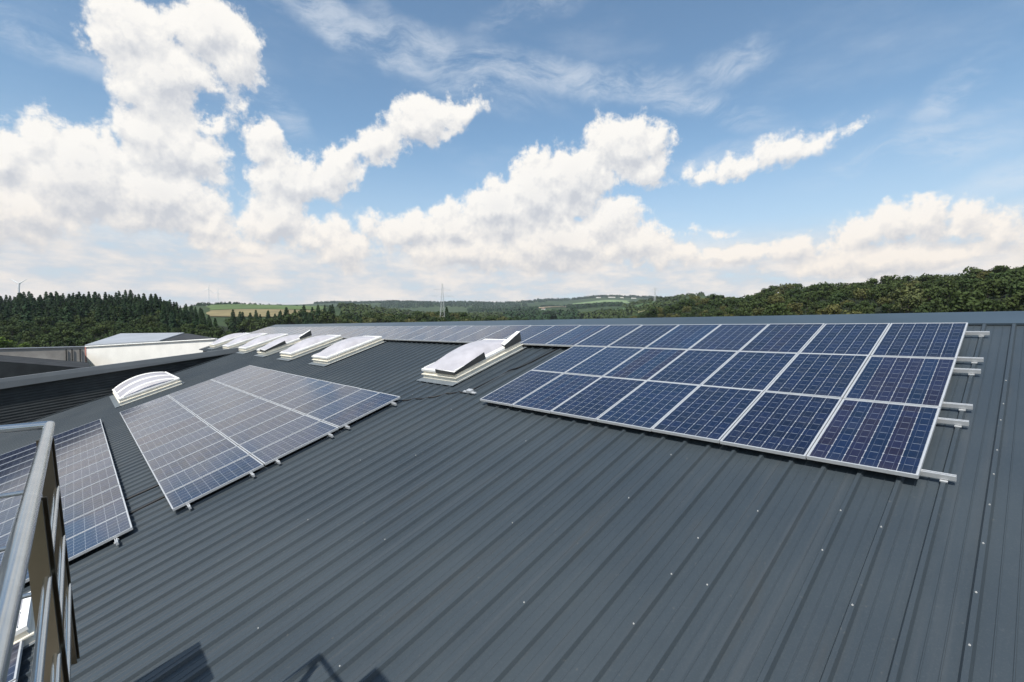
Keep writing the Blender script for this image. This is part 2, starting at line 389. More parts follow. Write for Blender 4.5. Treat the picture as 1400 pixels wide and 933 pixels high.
# ------------------------------------------------------------------ main hall
hall = empty('industrial_hall', 'large hall with a ribbed anthracite sheet metal roof under the solar panels', 'building', Matrix.Translation(Vector((ru*10).to_tuple())))
hall_inv = hall.matrix_world.inverted()
def to_hall(o):
    o.parent = hall; o.matrix_parent_inverse = hall_inv; KIDS.setdefault(hall.name, []).append(o); return o
def rib_profile(u0, u1):
    pts = []; k0 = math.ceil((u0-0.29)/0.3333); k = k0
    pts.append((u0, PAN))
    c = 0.29+0.3333*k
    while c+0.05 < u1:
        for du, w in ((-0.034, PAN), (-0.017, RIB), (0.017, RIB), (0.034, PAN)):
            if c+du > u0: pts.append((c+du, w))
        for s in (0.117, 0.217):
            for du, w in ((-0.007, PAN), (-0.003, PAN+0.005), (0.003, PAN+0.005), (0.007, PAN)):
                if c+s+du < u1: pts.append((c+s+du, w))
        k += 1; c = 0.29+0.3333*k
    pts.append((u1, PAN)); return pts
M0 = RM(0, 0, 0)
def sheet(name, u0, u1, v0, v1):
    mb = MB(); pr = rib_profile(u0, u1)
    nseg = max(2, int((v1-v0)/3))
    rows = [[(-u, v0+(v1-v0)*a/nseg, w) for u, w in pr] for a in range(nseg+1)]
    mb.grid(rows, smooth=False)
    o = mb.build(name, M_ROOF); o.matrix_world = M0; return o
r1 = sheet('roof_sheet', U_RIGHT, U_STEP, V_EAVE, VR-0.02)
r2 = sheet('roof_sheet', U_STEP, U_END, V_STEP, VR-0.02)
for o in (r1, r2):
    mw = o.matrix_world.copy(); o.parent = hall; o.matrix_parent_inverse = hall_inv; o.matrix_world = mw
def hall_part(mb, name, mats): return to_hall(mb.build(name, mats))
mb = MB()                                               # ridge cap: two folded flashings, in 4 m lengths
u = U_RIGHT
while u < U_END:
    u2 = min(u+4.0, U_END); e = 0.0012*(int(round((u-U_RIGHT)/4)) % 2)
    w0 = RIB+0.004+e
    mb.face([RP(u2, 10.36, w0), RP(u-0.06, 10.36, w0), RP(u-0.06, VR, w0), RP(u2, VR, w0)])
    mb.face([RP(u2, 10.36, w0), RP(u2, 10.36, w0-0.03), RP(u-0.06, 10.36, w0-0.03), RP(u-0.06, 10.36, w0)])
    a, b = RP(u-0.06, VR, w0), RP(u2, VR, w0); dn = uh*0.6+Vector((0, 0, -0.21))
    mb.face([b, a, a+dn, b+dn]); u = u2
hall_part(mb, 'ridge_cap', M_CAP)
mb = MB()                                               # slope behind the ridge
a, b = RP(U_RIGHT, VR, PAN), RP(U_END, VR, PAN); dn = uh*20+Vector((0, 0, -7.0))
mb.face([b, a, a+dn, b+dn]); hall_part(mb, 'back_slope', M_ROOF)
mb = MB()                                               # verge flashings
for (uu, v0, v1) in ((U_STEP, V_EAVE, V_STEP), (U_END, V_STEP, VR)):
    mb.hexa([RP(uu-0.10, v0, RIB+0.003), RP(uu+0.02, v0, RIB+0.003), RP(uu+0.02, v1, RIB+0.003), RP(uu-0.10, v1, RIB+0.003),
             RP(uu-0.10, v0, RIB+0.02), RP(uu+0.02, v0, RIB+0.02), RP(uu+0.02, v1, RIB+0.02), RP(uu-0.10, v1, RIB+0.02)])
hall_part(mb, 'verge_flashing', M_ROOF)
mb = MB()
def drop(a, b): mb.face([a, b, Vector((b.x, b.y, 0)), Vector((a.x, a.y, 0))])
K = PAN-0.05
drop(RP(U_RIGHT, V_EAVE+.3, K), RP(U_STEP-.1, V_EAVE+.3, K)); drop(RP(U_STEP-.1, V_EAVE+.3, K), RP(U_STEP-.1, V_STEP+.2, K))
drop(RP(U_STEP-.1, V_STEP+.2, K), RP(U_END-.2, V_STEP+.2, K)); drop(RP(U_END-.2, V_STEP+.2, K), RP(U_END-.2, VR, K))
drop(RP(U_RIGHT+.2, V_EAVE+.3, K), RP(U_RIGHT+.2, VR, K))
a, b = RP(U_RIGHT, VR, K)+dn*0.98, RP(U_END, VR, K)+dn*0.98; drop(a, b); drop(RP(U_END-.2, VR, K), b); drop(RP(U_RIGHT+.2, VR, K), a)
hall_part(mb, 'wall', M_DWALL)
# bright screw heads on the ribs
mb = MB(); mb.tube([(0, 0, 0), (0, 0, 0.003)], 0.0075, 8); mb.tube([(0, 0, 0.003), (0, 0, 0.009)], 0.0045, 6); me_s = mb.mesh('screw', M_SCREW)
scr = []
for k, vs in ((0, [3.6+0.55*i for i in range(9)]), (3, [4.05, 4.75]), (5, [3.2, 4.4]), (6, [2.4, 3.1, 3.7]), (9, [2.2, 4.0, 5.0]), (2, [3.5, 4.6]), (12, [0.6, 2.9]), (16, [0.2, 1.9, 4.6]), (21, [1.4, 3.4]), (24, [4.9, 2.8]), (30, [2.0, 5.2, 6.6]), (36, [5.1, 7.3]), (44, [6.0, 5.2])):
    for v_ in vs: scr.append((0.29+0.3333*k+random.uniform(-.006, .006), v_+random.uniform(-.1, .1)))
for (u_, v_) in scr:
    o = bpy.data.objects.new('screw', me_s); C.objects.link(o); o.parent = r1; o.location = (-u_, v_, RIB)

# ------------------------------------------------------------------ solar panels
PW, PH, FB = 0.987, 1.569, 0.017
def panel_proto():
    p = empty('solar_panel', None, 'solar panel')
    mb = MB()
    for (x0, x1, y0, y1) in ((0, PW, 0, FB), (0, PW, PH-FB, PH), (0, FB, FB, PH-FB), (PW-FB, PW, FB, PH-FB)):
        mb.box(x0, x1, y0, y1, -0.042, 0.0)
    child(mb, 'frame', M_ALU, p)
    mb = MB(); mb.face([(0, 0, 0), (PW-2*FB, 0, 0), (PW-2*FB, PH-2*FB, 0), (0, PH-2*FB, 0)])
    g = child(mb, 'cell_face', M_GLASS, p); g.location = (FB, FB, -0.004)
    mb = MB(); mb.face([(FB, FB, -0.036), (FB, PH-FB, -0.036), (PW-FB, PH-FB, -0.036), (PW-FB, FB, -0.036)])
    child(mb, 'backsheet', M_SFRAME, p)
    return p
proto = panel_proto(); used = [False]
ORD = ['', 'first', 'second', 'third', 'fourth', 'fifth', 'sixth', 'seventh', 'eighth', 'ninth', 'tenth', 'eleventh', 'twelfth', 'thirteenth', 'fourteenth', 'fifteenth', 'sixteenth', 'seventeenth', 'eighteenth', 'nineteenth', 'twentieth']
def ordn(n):
    if n <= 20: return ORD[n]
    if n == 30: return 'thirtieth'
    return ('twenty ' if n < 30 else 'thirty ')+ORD[n % 10]
def put_panel(u_right, v_bot, label, group):
    j = lambda s: random.uniform(-s, s)
    Mx = RM(u_right, v_bot, j(0.002)) @ Matrix.Translation((-PW, 0, 0)) @ Matrix.Rotation(j(0.0035), 4, 'X') @ Matrix.Rotation(j(0.0035), 4, 'Y')
    if not used[0]: o = proto; used[0] = True; o.matrix_world = Mx
    else: o = copy_tree(proto, None, Mx)
    for c in o.children:
        if c.name.startswith('cell_face'):
            first = label.startswith('violet')
            c.color = (1.0 if first else random.choice((0, 0, 0, .5, .9)), 0.35 if first else random.random()**1.3, 0, 1)
    tag(o, label, 'solar panel', group); return o
U0, V0, HP_ = 0.794, 10.094, 1.583
GR = 'solar panels below the ridge'
for j, (rowname, n) in enumerate((('top', 38), ('middle', 7), ('bottom', 7))):
    for i in range(n):
        look = 'blue solar panel'
        if j == 2 and i == 0: look = 'violet and blue striped panel'
        put_panel(U0+i, V0-(j+1)*HP_+0.009, '%s, %s from the right in the %s row below the ridge' % (look, ordn(i+1), rowname), GR)
LW = 1.59
for j in range(3):
    for i in range(13):
        put_panel(10.228+i*1.02, 0.112+j*LW, 'pale reflecting solar panel, %s from the near end, %s strip of the middle left array' % (ordn(i+1), ('left', 'middle', 'right')[j]), 'solar panels of the middle left array')
for j in range(3):
    for i in range(13):
        put_panel(10.30+i*1.02, -0.47-PH-j*LW, 'solar panel behind the handrail, %s from the near end, %s strip from the right' % (ordn(i+1), ORD[j+1]), 'solar panels of the far left array')
for i in range(2):
    put_panel(6.4+i*1.02, -1.75-PH, 'blue solar panel glimpsed low between the railing bars, %s of two' % ('nearer', 'farther')[i], 'solar panels below the railing')

# ------------------------------------------------------------------ mounting rails with feet
def rail(u0, u1, v, label, group, feet):
    o = empty('mounting_rail', label, 'rail', RM(u0, v, -0.042), group)
    mb = MB(); L = u1-u0
    mb.box(-L, 0, -0.02, -0.006, -0.040, 0.0); mb.box(-L, 0, 0.006, 0.02, -0.040, 0.0); mb.box(-L, 0, -0.006, 0.006, -0.040, -0.018)
    mb.box(-L, 0, -0.02, 0.02, -0.052, -0.040)
    mb.build('rail_profile', M_ALU, o)
    for fu in feet:
        x = -(fu-u0); mb = MB()
        mb.box(x-0.03, x+0.03, 0.021, 0.026, -0.068, -0.010); mb.box(x-0.03, x+0.03, -0.035, 0.026, -0.0695, -0.0645); mb.tube([(x, 0.026, -0.03), (x, 0.036, -0.03)], 0.009, 6)
        mb.box(x-0.03, x+0.03, -0.045, -0.021, -0.0695, -0.058)
        mb.build('rail_foot', M_ALU, o)
RAILV = (9.77, 8.67, 8.25, 7.15, 6.72, 5.53)
for k, v in enumerate(RAILV):
    rail(0.53, 38.6 if k < 2 else 7.7, v, 'aluminium rail end sticking out at the right of the ridge array, %s from the top' % ORD[k+1], 'rails under the ridge array', (0.62, 7.29 if k > 1 else 16.95))
for k, v in enumerate((0.34, 1.43, 1.92, 3.04, 3.43, 4.62)):
    rail(10.06, 23.4, v, 'aluminium rail end under the near edge of the middle left array, %s from the left' % ORD[k+1], 'rails under the middle left array', (10.29,))
for k, v in enumerate((-0.72, -1.72, -2.3, -3.3)):
    rail(10.10, 23.4, v, 'aluminium rail end under the array behind the handrail, %s from the right' % ORD[k+1], 'rails under the far left array', (10.29,))

# ------------------------------------------------------------------ skylights
def skylight(u, v, wid, length, label, domes=1, vents=False, kerb_h=0.20):
    o = empty('roof_skylight', label, 'skylight', RM(u, v, RIB), 'dome skylights on the roof')
    def tap(mb, x0, x1, y0, y1, z0, z1, t):
        mb.hexa([(x0-t, y0-t, z0), (x1+t, y0-t, z0), (x1+t, y1+t, z0), (x0-t, y1+t, z0), (x0, y0, z1), (x1, y0, z1), (x1, y1, z1), (x0, y1, z1)])
    mb = MB(); x0, x1 = -wid, 0.0
    tap(mb, x0, x1, 0, length, -0.03, kerb_h, 0.05); kb = mb.build('kerb', M_KERB, o)
    mb = MB(); mb.box(x0-0.06, x1+0.06, -0.06, length+0.06, kerb_h*0.52, kerb_h*0.52+0.02); mb.build('kerb_trim', M_KERB, kb)
    mb = MB(); mb.box(x0-0.10, x1+0.10, -0.24, length+0.14, 0.003, 0.008); mb.build('flashing', M_FLASH, kb)
    mb = MB(); ft = kerb_h+0.055
    mb.box(x0-0.035, x1+0.035, -0.035, length+0.035, kerb_h+0.002, ft)
    mb.build('frame', M_SFRAME, o)
    dw = wid/domes
    for k in range(domes):
        a0, a1 = x0+k*dw+0.05, x0+(k+1)*dw-0.05
        rows = []; n1, n2 = 24, 14; hh = 0.25 if domes == 1 else 0.24; pq = 2.6 if domes == 1 else 9.0
        for a in range(n1+1):
            s = a/n1*2-1; rr = []
            for b in range(n2+1):
                q = b/n2*2-1
                zz = hh*(max(0.0, 1-abs(s)**2.0)**0.95)*(max(0, 1-abs(q)**pq)**0.6)
                rr.append((a0+(a1-a0)*b/n2, 0.05+(length-0.10)*a/n1, ft+0.004+zz))
            rows.append(rr)
        mb = MB(); mb.grid(rows); dm = mb.build('dome', M_DOME, o)
        mb = MB()
        for xx in ((a0-0.015, a1+0.002) if domes == 1 or k == domes-1 else (a0-0.015,)):
            if domes == 1: mb.box(xx-0.012, xx+0.022, 0.03, length-0.03, ft+0.001, ft+0.03)
            else:
                rr = [[], [], [], []]
                for a in range(n1+1):
                    s_ = a/n1*2-1; z_ = ft+0.004+hh*max(0.0, 1-abs(s_)**2.0)**0.95; y_ = 0.05+(length-0.10)*a/n1
                    for b, (dx_, dz_) in enumerate(((-0.015, -0.05), (-0.015, 0.015), (0.035, 0.015), (0.035, -0.05))): rr[b].append((xx+dx_, y_, z_+dz_))
                mb.grid(rr)
        mb.build('clamp_strip', M_SFRAME, dm)
    if vents:
        # wind deflectors: dark wedge plates along the right flank, the upper one tipped up with a pale lid
        xr = x1+0.040; L = length
        mb = MB(); mb.hexa([(xr, -0.052, kerb_h+0.004), (xr+0.012, -0.052, kerb_h+0.004), (xr+0.012, L*0.43, kerb_h+0.03), (xr, L*0.43, kerb_h+0.03),
                            (xr+0.01, -0.045, ft+0.02), (xr+0.022, -0.045, ft+0.02), (xr+0.022, L*0.43, ft+0.15), (xr+0.01, L*0.43, ft+0.15)])
        mb.hexa([(xr-0.80, -0.066, kerb_h+0.004), (xr+0.012, -0.066, kerb_h+0.004), (xr+0.012, -0.054, kerb_h+0.004), (xr-0.80, -0.054, kerb_h+0.004),
                 (xr-0.80, -0.060, ft+0.05), (xr+0.012, -0.060, ft+0.02), (xr+0.012, -0.048, ft+0.02), (xr-0.80, -0.048, ft+0.05)])
        mb.build('wind_deflector', M_VENT, o)
        mb = MB(); mb.hexa([(xr, L*0.74, kerb_h+0.02), (xr+0.012, L*0.74, kerb_h+0.02), (xr+0.012, L+0.03, kerb_h+0.02), (xr, L+0.03, kerb_h+0.02),
                            (xr, L*0.74, ft+0.06), (xr+0.012, L*0.74, ft+0.06), (xr+0.02, L+0.05, ft+0.222), (xr+0.008, L+0.05, ft+0.222)])
        wd_ = mb.build('wind_deflector', M_VENT, o)
        mb = MB(); mb.hexa([(xr-0.16, L*0.76, ft+0.085), (xr+0.02, L*0.74, ft+0.065), (xr+0.03, L+0.05, ft+0.225), (xr-0.10, L+0.05, ft+0.225),
                            (xr-0.16, L*0.76, ft+0.10), (xr+0.02, L*0.74, ft+0.08), (xr+0.03, L+0.05, ft+0.24), (xr-0.10, L+0.05, ft+0.24)])
        mb.build('vent_lid', M_SFRAME, wd_)
    return o
skylight(9.62, 6.13, 1.45, 2.28, 'big nearest dome skylight with dark wind deflectors and a raised lid', vents=True)
row = [(17.65, 'white dome skylight second nearest in the row, plain white', False), (21.6, 'white dome skylight just left of the second one, plain with a black gap behind', False),
       (25.3, 'white dome skylight with dark deflectors in the middle of the far row', True), (29.0, 'white dome skylight directly beyond the one with dark deflectors', False),
       (32.95, 'white dome skylight second from the far end of the row', False), (36.9, 'white dome skylight at the far end of the row by the white building', False)]
for u, lab, ve in row: skylight(u, 6.13, 1.45, 2.28, lab, vents=ve)
skylight(25.9, 0.30, 4.3, 2.2, 'twin dome skylight at the top left corner of the middle array', domes=2, kerb_h=0.24)
skylight(8.35, -3.9, 1.0, 2.2, 'white skylight glimpsed through the railing bars at bottom left', domes=2, kerb_h=0.18)

# ------------------------------------------------------------------ cables
def cable(pts, label, rad=0.016):
    mb = MB(); P = []
    for (a, b) in zip(pts[:-1], pts[1:]):
        n = max(2, int(math.dist(a, b)/0.07))
        for k in range(n):
            f = k/n; u = a[0]+(b[0]-a[0])*f; v = a[1]+(b[1]-a[1])*f+0.02*math.sin(u*9)
            ph = ((u-0.29) % 0.3333)/0.3333; near = min(ph, 1-ph)
            w = PAN+0.018+(RIB-PAN)*max(0, 1-near/0.16)
            P.append(RP(u, v, w))
    mb.tube(P, rad, 6); o = mb.build('cable', M_CABLE); return tag(o, label, 'cable', 'black cables on the roof')
cable([(11.0, 4.70), (10.39, 4.87), (9.71, 5.17), (9.1, 5.65), (8.76, 5.77)], 'black cable running from the middle left array towards the big skylight')
cable([(8.76, 5.77), (8.7, 6.6), (8.5, 7.6), (8.43, 8.62)], 'black cable running up the slope beside the big skylight')
cable([(12.52, -0.62), (12.48, 0.3)], 'black cable bridging the gap between the two left arrays, farther one', 0.02)
cable([(11.5, -0.65), (11.56, 0.3)], 'black cable bridging the gap between the two left arrays, nearer one', 0.02)
o = empty('cable_junction', 'small grey junction bracket where the cables meet below the big skylight', 'junction', RM(8.62, 5.72, RIB))
mb = MB(); mb.box(-0.22, 0.22, -0.03, 0.03, 0.0, 0.025); mb.build('bracket', M_ALU, o)
mb = MB(); mb.box(-0.06, 0.10, -0.05, 0.05, 0.026, 0.075); mb.build('clip', M_ALU, o)

# ------------------------------------------------------------------ railing beside the camera
DC = 2.78
corner = at(68, 581, DC); hz = corner.z
rail_dir = -ru
near_end = corner+rail_dir*4.2
left_dir = -uh
lean = Vector((0.100, 0.03, 0))
base_z = at(100, 905, DC).z
railing = empty('handrail', 'stainless steel railing with a round handrail at the lower left corner', 'railing', Matrix.Translation(Vector((corner.x, corner.y, base_z))))
rinv = railing.matrix_world.inverted()
def rpart(mb, name, m):
    o = mb.build(name, m); o.parent = railing; o.matrix_parent_inverse = rinv; KIDS.setdefault(railing.name, []).append(o); return o
def lower(p, z):                                   # a point of the leaning railing plane at height z under p
    f = (hz-z)/(hz-base_z); q = p+lean*f; return Vector((q.x, q.y, z))
mb = MB(); mb.tube([near_end, corner+rail_dir*1.7, corner+rail_dir*0.02], 0.024, 20); mb.tube([corner, corner+left_dir*3.2], 0.024, 20)
rows = []
for a in range(9):                                 # welded ball-shaped mitre at the corner
    t_ = math.pi*a/8; rows.append([corner+Vector((0.0241*math.sin(t_)*math.cos(b*math.pi/8), 0.0241*math.sin(t_)*math.sin(b*math.pi/8), 0.0241*math.cos(t_))) for b in range(16)])
mb.grid(rows, closed=True); rpart(mb, 'top_rail', M_STEEL)
zk = [at(73, 667, DC).z, at(83, 735, DC).z, at(90, 802, DC).z]
for z in zk:
    mb = MB(); c0 = lower(corner, z); mb.tube([c0+rail_dir*4.1, c0], 0.013, 12); mb.tube([c0, c0+left_dir*3.2], 0.013, 12); rpart(mb, 'knee_rail', M_STEEL)
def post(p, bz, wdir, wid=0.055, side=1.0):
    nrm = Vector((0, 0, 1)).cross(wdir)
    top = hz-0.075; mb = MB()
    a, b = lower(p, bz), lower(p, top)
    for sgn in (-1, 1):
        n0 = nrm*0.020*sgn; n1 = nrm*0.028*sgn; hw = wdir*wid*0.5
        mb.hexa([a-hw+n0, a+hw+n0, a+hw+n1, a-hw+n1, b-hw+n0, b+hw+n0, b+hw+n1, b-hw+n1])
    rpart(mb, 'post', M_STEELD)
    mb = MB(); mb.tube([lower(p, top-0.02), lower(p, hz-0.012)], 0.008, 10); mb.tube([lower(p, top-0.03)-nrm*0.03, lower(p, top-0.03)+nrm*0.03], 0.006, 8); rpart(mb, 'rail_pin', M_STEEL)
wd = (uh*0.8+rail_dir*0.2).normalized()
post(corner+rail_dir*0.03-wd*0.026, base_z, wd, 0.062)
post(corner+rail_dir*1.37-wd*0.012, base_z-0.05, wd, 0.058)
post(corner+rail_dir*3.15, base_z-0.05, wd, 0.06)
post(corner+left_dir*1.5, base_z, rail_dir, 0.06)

# platform the photographer stands on (behind and below the frame), and unseen boxes added to throw the shadows
plat = empty('access_platform', 'steel access platform that carries the railing, mostly below the picture', 'platform', Matrix.Translation(Vector((corner.x, corner.y, base_z-0.3))))
pinv = plat.matrix_world.inverted()
def ppart(mb, name, m):
    o = mb.build(name, m); o.parent = plat; o.matrix_parent_inverse = pinv; return o
fl0 = Vector((corner.x, corner.y, base_z-0.12))+rail_dir*0.45+left_dir*0.10
def FP(a, b, dz=0.0): return fl0+rail_dir*a+left_dir*b+Vector((0, 0, dz))
mb = MB(); mb.hexa([FP(0, 0, -0.05), FP(4, 0, -0.05), FP(4, 4, -0.05), FP(0, 4, -0.05), FP(0, 0), FP(4, 0), FP(4, 4), FP(0, 4)]); ppart(mb, 'floor_grating', M_FLOOR)
for a, b in ((0.3, 0.3), (3.7, 0.3), (0.3, 3.7), (3.7, 3.7)):
    p = FP(a, b, -0.05); mb = MB(); mb.tube([p, Vector((p.x, p.y, p.z-2.4))], 0.05, 10); ppart(mb, 'support_leg', M_FLOOR)

def shadow_top(u, v, t):                          # point on the sun ray through roof point (u, v)
    return RP(u, v, PAN)+to_sun*t
def shadow_box(tp, lu, lq, h, name, label, cat):
    o = empty(name, label, cat, Matrix.Translation(Vector((tp.x, tp.y, tp.z-h)))); inv = o.matrix_world.inverted()
    def pt(a, b, z): return tp-ru*a-uh*b+Vector((0, 0, z))
    mb = MB(); mb.hexa([pt(0.03, 0.03, -h), pt(lu-.03, 0.03, -h), pt(lu-.03, lq-.03, -h), pt(0.03, lq-.03, -h), pt(0.03, 0.03, -.04), pt(lu-.03, 0.03, -.04), pt(lu-.03, lq-.03, -.04), pt(0.03, lq-.03, -.04)])
    b = mb.build('body', M_UNIT); b.parent = o; b.matrix_parent_inverse = inv
    mb = MB(); mb.hexa([pt(0, 0, -.038), pt(lu, 0, -.038), pt(lu, lq, -.038), pt(0, lq, -.038), pt(0, 0, 0), pt(lu, 0, 0), pt(lu, lq, 0), pt(0, lq, 0)])
    b = mb.build('lid', M_UNIT); b.parent = o; b.matrix_parent_inverse = inv
    mb = MB()
    for k in range(5): mb.hexa([pt(lu-.028, .2, -h*.3-k*.06), pt(lu-.010, .2, -h*.3-k*.06-.03), pt(lu-.010, lq-.2, -h*.3-k*.06-.03), pt(lu-.028, lq-.2, -h*.3-k*.06), pt(lu-.028, .2, -h*.3-k*.06+.01), pt(lu-.010, .2, -h*.3-k*.06-.02), pt(lu-.010, lq-.2, -h*.3-k*.06-.02), pt(lu-.028, lq-.2, -h*.3-k*.06+.01)])
    b = mb.build('louvre', M_VENT); b.parent = o; b.matrix_parent_inverse = inv
    return o
shadow_box(shadow_top(6.15, -0.22, 3.0), 0.75, 1.6, 1.6, 'low_shadow_box', 'low grey box added out of view to cast the broad shadow', 'shadow_box')  # unseen, added for the broad shadow it throws on the roof
shadow_box(shadow_top(3.98, 0.86, 4.35), 0.6, 0.55, 2.6, 'tall_shadow_box', 'tall grey box added out of view to cast the narrow shadow', 'shadow box')  # out of frame, put in so its top corner casts the narrow shadow

# ------------------------------------------------------------------ neighbouring roofs on the left
ext = empty('lower_extension', 'low extension with dark corrugated gable wall and grey fascia beyond the left verge', 'building', Matrix.Translation(HP(31, 0, -CAMZ)))
einv = ext.matrix_world.inverted()
def epart(mb, name, m, par=ext, inv=einv):
    o = mb.build(name, m); o.parent = par; o.matrix_parent_inverse = inv; return o
UE = 31.05; SC = UE/29.5
def wl(q): return (-2.55+0.139*(q/SC+2.35))*SC        # top of the dark wall
def ft_(q): return (-2.12+0.119*(q/SC+2.34))*SC       # top of the fascia
mb = MB()                                            # corrugated wall: horizontal ribs along the gable
Q0, Q1 = -16.0, 7.3
nr = 40; prof = []
for k in range(nr*4+1):
    prof.append((k/(nr*4), [0, 0.010, 0.010, 0][k % 4]))
rows = []
for q in (Q0, -8, 0, 4, Q1):
    zt = wl(q); rows.append([HP(UE-d, q, zt-0.001-(f*5.2)) for f, d in prof])
mb.grid(rows, smooth=False); epart(mb, 'gable_wall', M_DWALL)
mb = MB()
for qa, qb in ((Q0, Q1),):
    mb.hexa([HP(UE-0.22, qa, wl(qa)), HP(UE+0.1, qa, wl(qa)), HP(UE+0.1, qb, wl(qb)), HP(UE-0.22, qb, wl(qb)),
             HP(UE-0.16, qa, ft_(qa)), HP(UE+0.1, qa, ft_(qa)), HP(UE+0.1, qb, ft_(qb)), HP(UE-0.16, qb, ft_(qb))])
epart(mb, 'fascia', M_FASCIA)
mb = MB()
mb.face([HP(UE+.1, Q0, ft_(Q0)-.05), HP(UE+.1, Q1, ft_(Q1)-.05), HP(39.6, Q1, ft_(Q1)-1.1), HP(39.6, Q0, ft_(Q0)-.8)])
epart(mb, 'roof_deck', M_BITU)
mb = MB(); a, b = HP(39.6, Q0, ft_(Q0)-.8), HP(39.6, Q1, ft_(Q1)-1.1); mb.face([a, b, Vector((b.x, b.y, 0)), Vector((a.x, a.y, 0))])
a, b = HP(UE, Q0, ft_(Q0)), HP(39.6, Q0, ft_(Q0)-.8); mb.face([a, b, Vector((b.x, b.y, 0)), Vector((a.x, a.y, 0))]); epart(mb, 'back_wall', M_DWALL)
def block(name, label, cat, base_uq):
    o = empty(name, label, cat, Matrix.Translation(HP(base_uq[0], base_uq[1], -CAMZ))); return o, o.matrix_world.inverted()
# dark ribbed roof further left
o, inv = block('dark_shed', 'dark sheet roofed shed between the grey fascia and the concrete parapet', 'shed', (40, -4))
mb = MB(); f = 41.5/38
def dz(q): return -1.5*f-0.163*(q-(-3.0*f))
prof = [(40.4+k*0.27, 0.03*(k % 2)) for k in range(30)]
rows = []
for q in (-20, -10, -4, 0.70):
    rows.append([HP(u, q, dz(q)+w-abs(u-42.5)*0.12) for u, w in prof])
mb.grid(rows, smooth=False); epart(mb, 'roof', M_BITU, o, inv)
mb = MB()
for (u0_, q0_, u1_, q1_) in ((40.4, -20, 40.4, .7), (40.4, .7, 48.2, .7), (48.2, -20, 48.2, .7)):
    a, b = HP(u0_, q0_, dz(q0_)-.27), HP(u1_, q1_, dz(q1_)-.27); mb.face([a, b, Vector((b.x, b.y, 0)), Vector((a.x, a.y, 0))])
epart(mb, 'wall', M_DWALL, o, inv)
# concrete parapet building
o, inv = block('concrete_annex', 'flat roofed annex with a weathered grey brown parapet at far left', 'building', (52, -4))
f = 50/38
mb = MB(); pa, pb = HP(50, -24, -1.22*f-.05), HP(50, .46*f, -1.10*f)
for (a, b, w) in ((pa, pb, 0.3),):
    c, d = b+ru*0.3, a+ru*0.3
    mb.hexa([Vector((a.x, a.y, 0)), Vector((b.x, b.y, 0)), Vector((c.x, c.y, 0)), Vector((d.x, d.y, 0)), a, b, c, d])
epart(mb, 'parapet', M_CONC, o, inv)
mb = MB(); up = Vector((0, 0, 0.06))
mb.hexa([pa-ru*.06, pb-ru*.06, pb+ru*.36, pa+ru*.36, pa-ru*.06+up, pb-ru*.06+up, pb+ru*.36+up, pa+ru*.36+up]); epart(mb, 'coping', M_GREYR, o, inv)
mb = MB(); mb.face([HP(50.3, -24, -2.2), HP(50.3, .5, -2.2), HP(62, .5, -2.2), HP(62, -24, -2.2)]); epart(mb, 'roof', M_BITU, o, inv)
mb = MB(); 
for q in (-.35*f, -.1*f, .25*f): mb.tube([HP(49.93, q, -3.2), HP(49.93, q, -1.2*f)], 0.035, 8)
epart(mb, 'downpipe', M_DWALL, o, inv)
# white building with a grey roof
o, inv = block('white_building', 'cream white rendered building with pale grey roof beyond the left verge', 'building', (48, 4))
PL, PR = at(118, 473.5, 46.0), at(296, 462.8, 40.2)
back = Vector((0.30, 0.95, 0))*9
def dn0(p): return Vector((p.x, p.y, 0))
mb = MB(); mb.hexa([dn0(PL), dn0(PR), dn0(PR+back), dn0(PL+back), PL, PR, PR+back, PL+back]); epart(mb, 'wall', M_WHITE, o, inv)
mb = MB(); fx = (PR-PL).normalized(); fy = back.normalized()
mb.hexa([PL-fx*.22-fy*.05-Vector((0, 0, 3)), PL-fx*.0-fy*.05-Vector((0, 0, 3)), PL-fx*.0+fy*.3-Vector((0, 0, 3)), PL-fx*.22+fy*.3-Vector((0, 0, 3)), PL-fx*.22-fy*.05, PL-fx*.0-fy*.05, PL-fx*.0+fy*.3, PL-fx*.22+fy*.3])
epart(mb, 'corner_trim', M_RED, o, inv)
th = Vector((0, 0, .09)); up1 = Vector((0, 0, .03))
e0, e1 = PL-fx*.15-fy*.05+up1, PL+(PR-PL)*.60-fy*.05+up1
r0, r1_ = at(165, 457.2, 53), at(252, 456.2, 50)
mb = MB(); mb.hexa([e0, e1, r1_, r0, e0+th, e1+th, r1_+th, r0+th]); epart(mb, 'roof', M_GREYR, o, inv)
mb = MB(); g2 = PL+(PR-PL)*.95+fy*.3+up1
mb.face([e1+up1*.2, g2, r1_]); mb.face([e1+fy*.4, r1_+fy*.4, g2+fy*.4]); mb.face([g2, g2+fy*.4, r1_+fy*.4, r1_]); epart(mb, 'gable_infill', M_BITU, o, inv)
mb = MB(); mb.tube([PL-fy*.10-Vector((0, 0, .05)), PR-fy*.10-Vector((0, 0, .05))], 0.05, 8); epart(mb, 'gutter', M_SFRAME, o, inv)

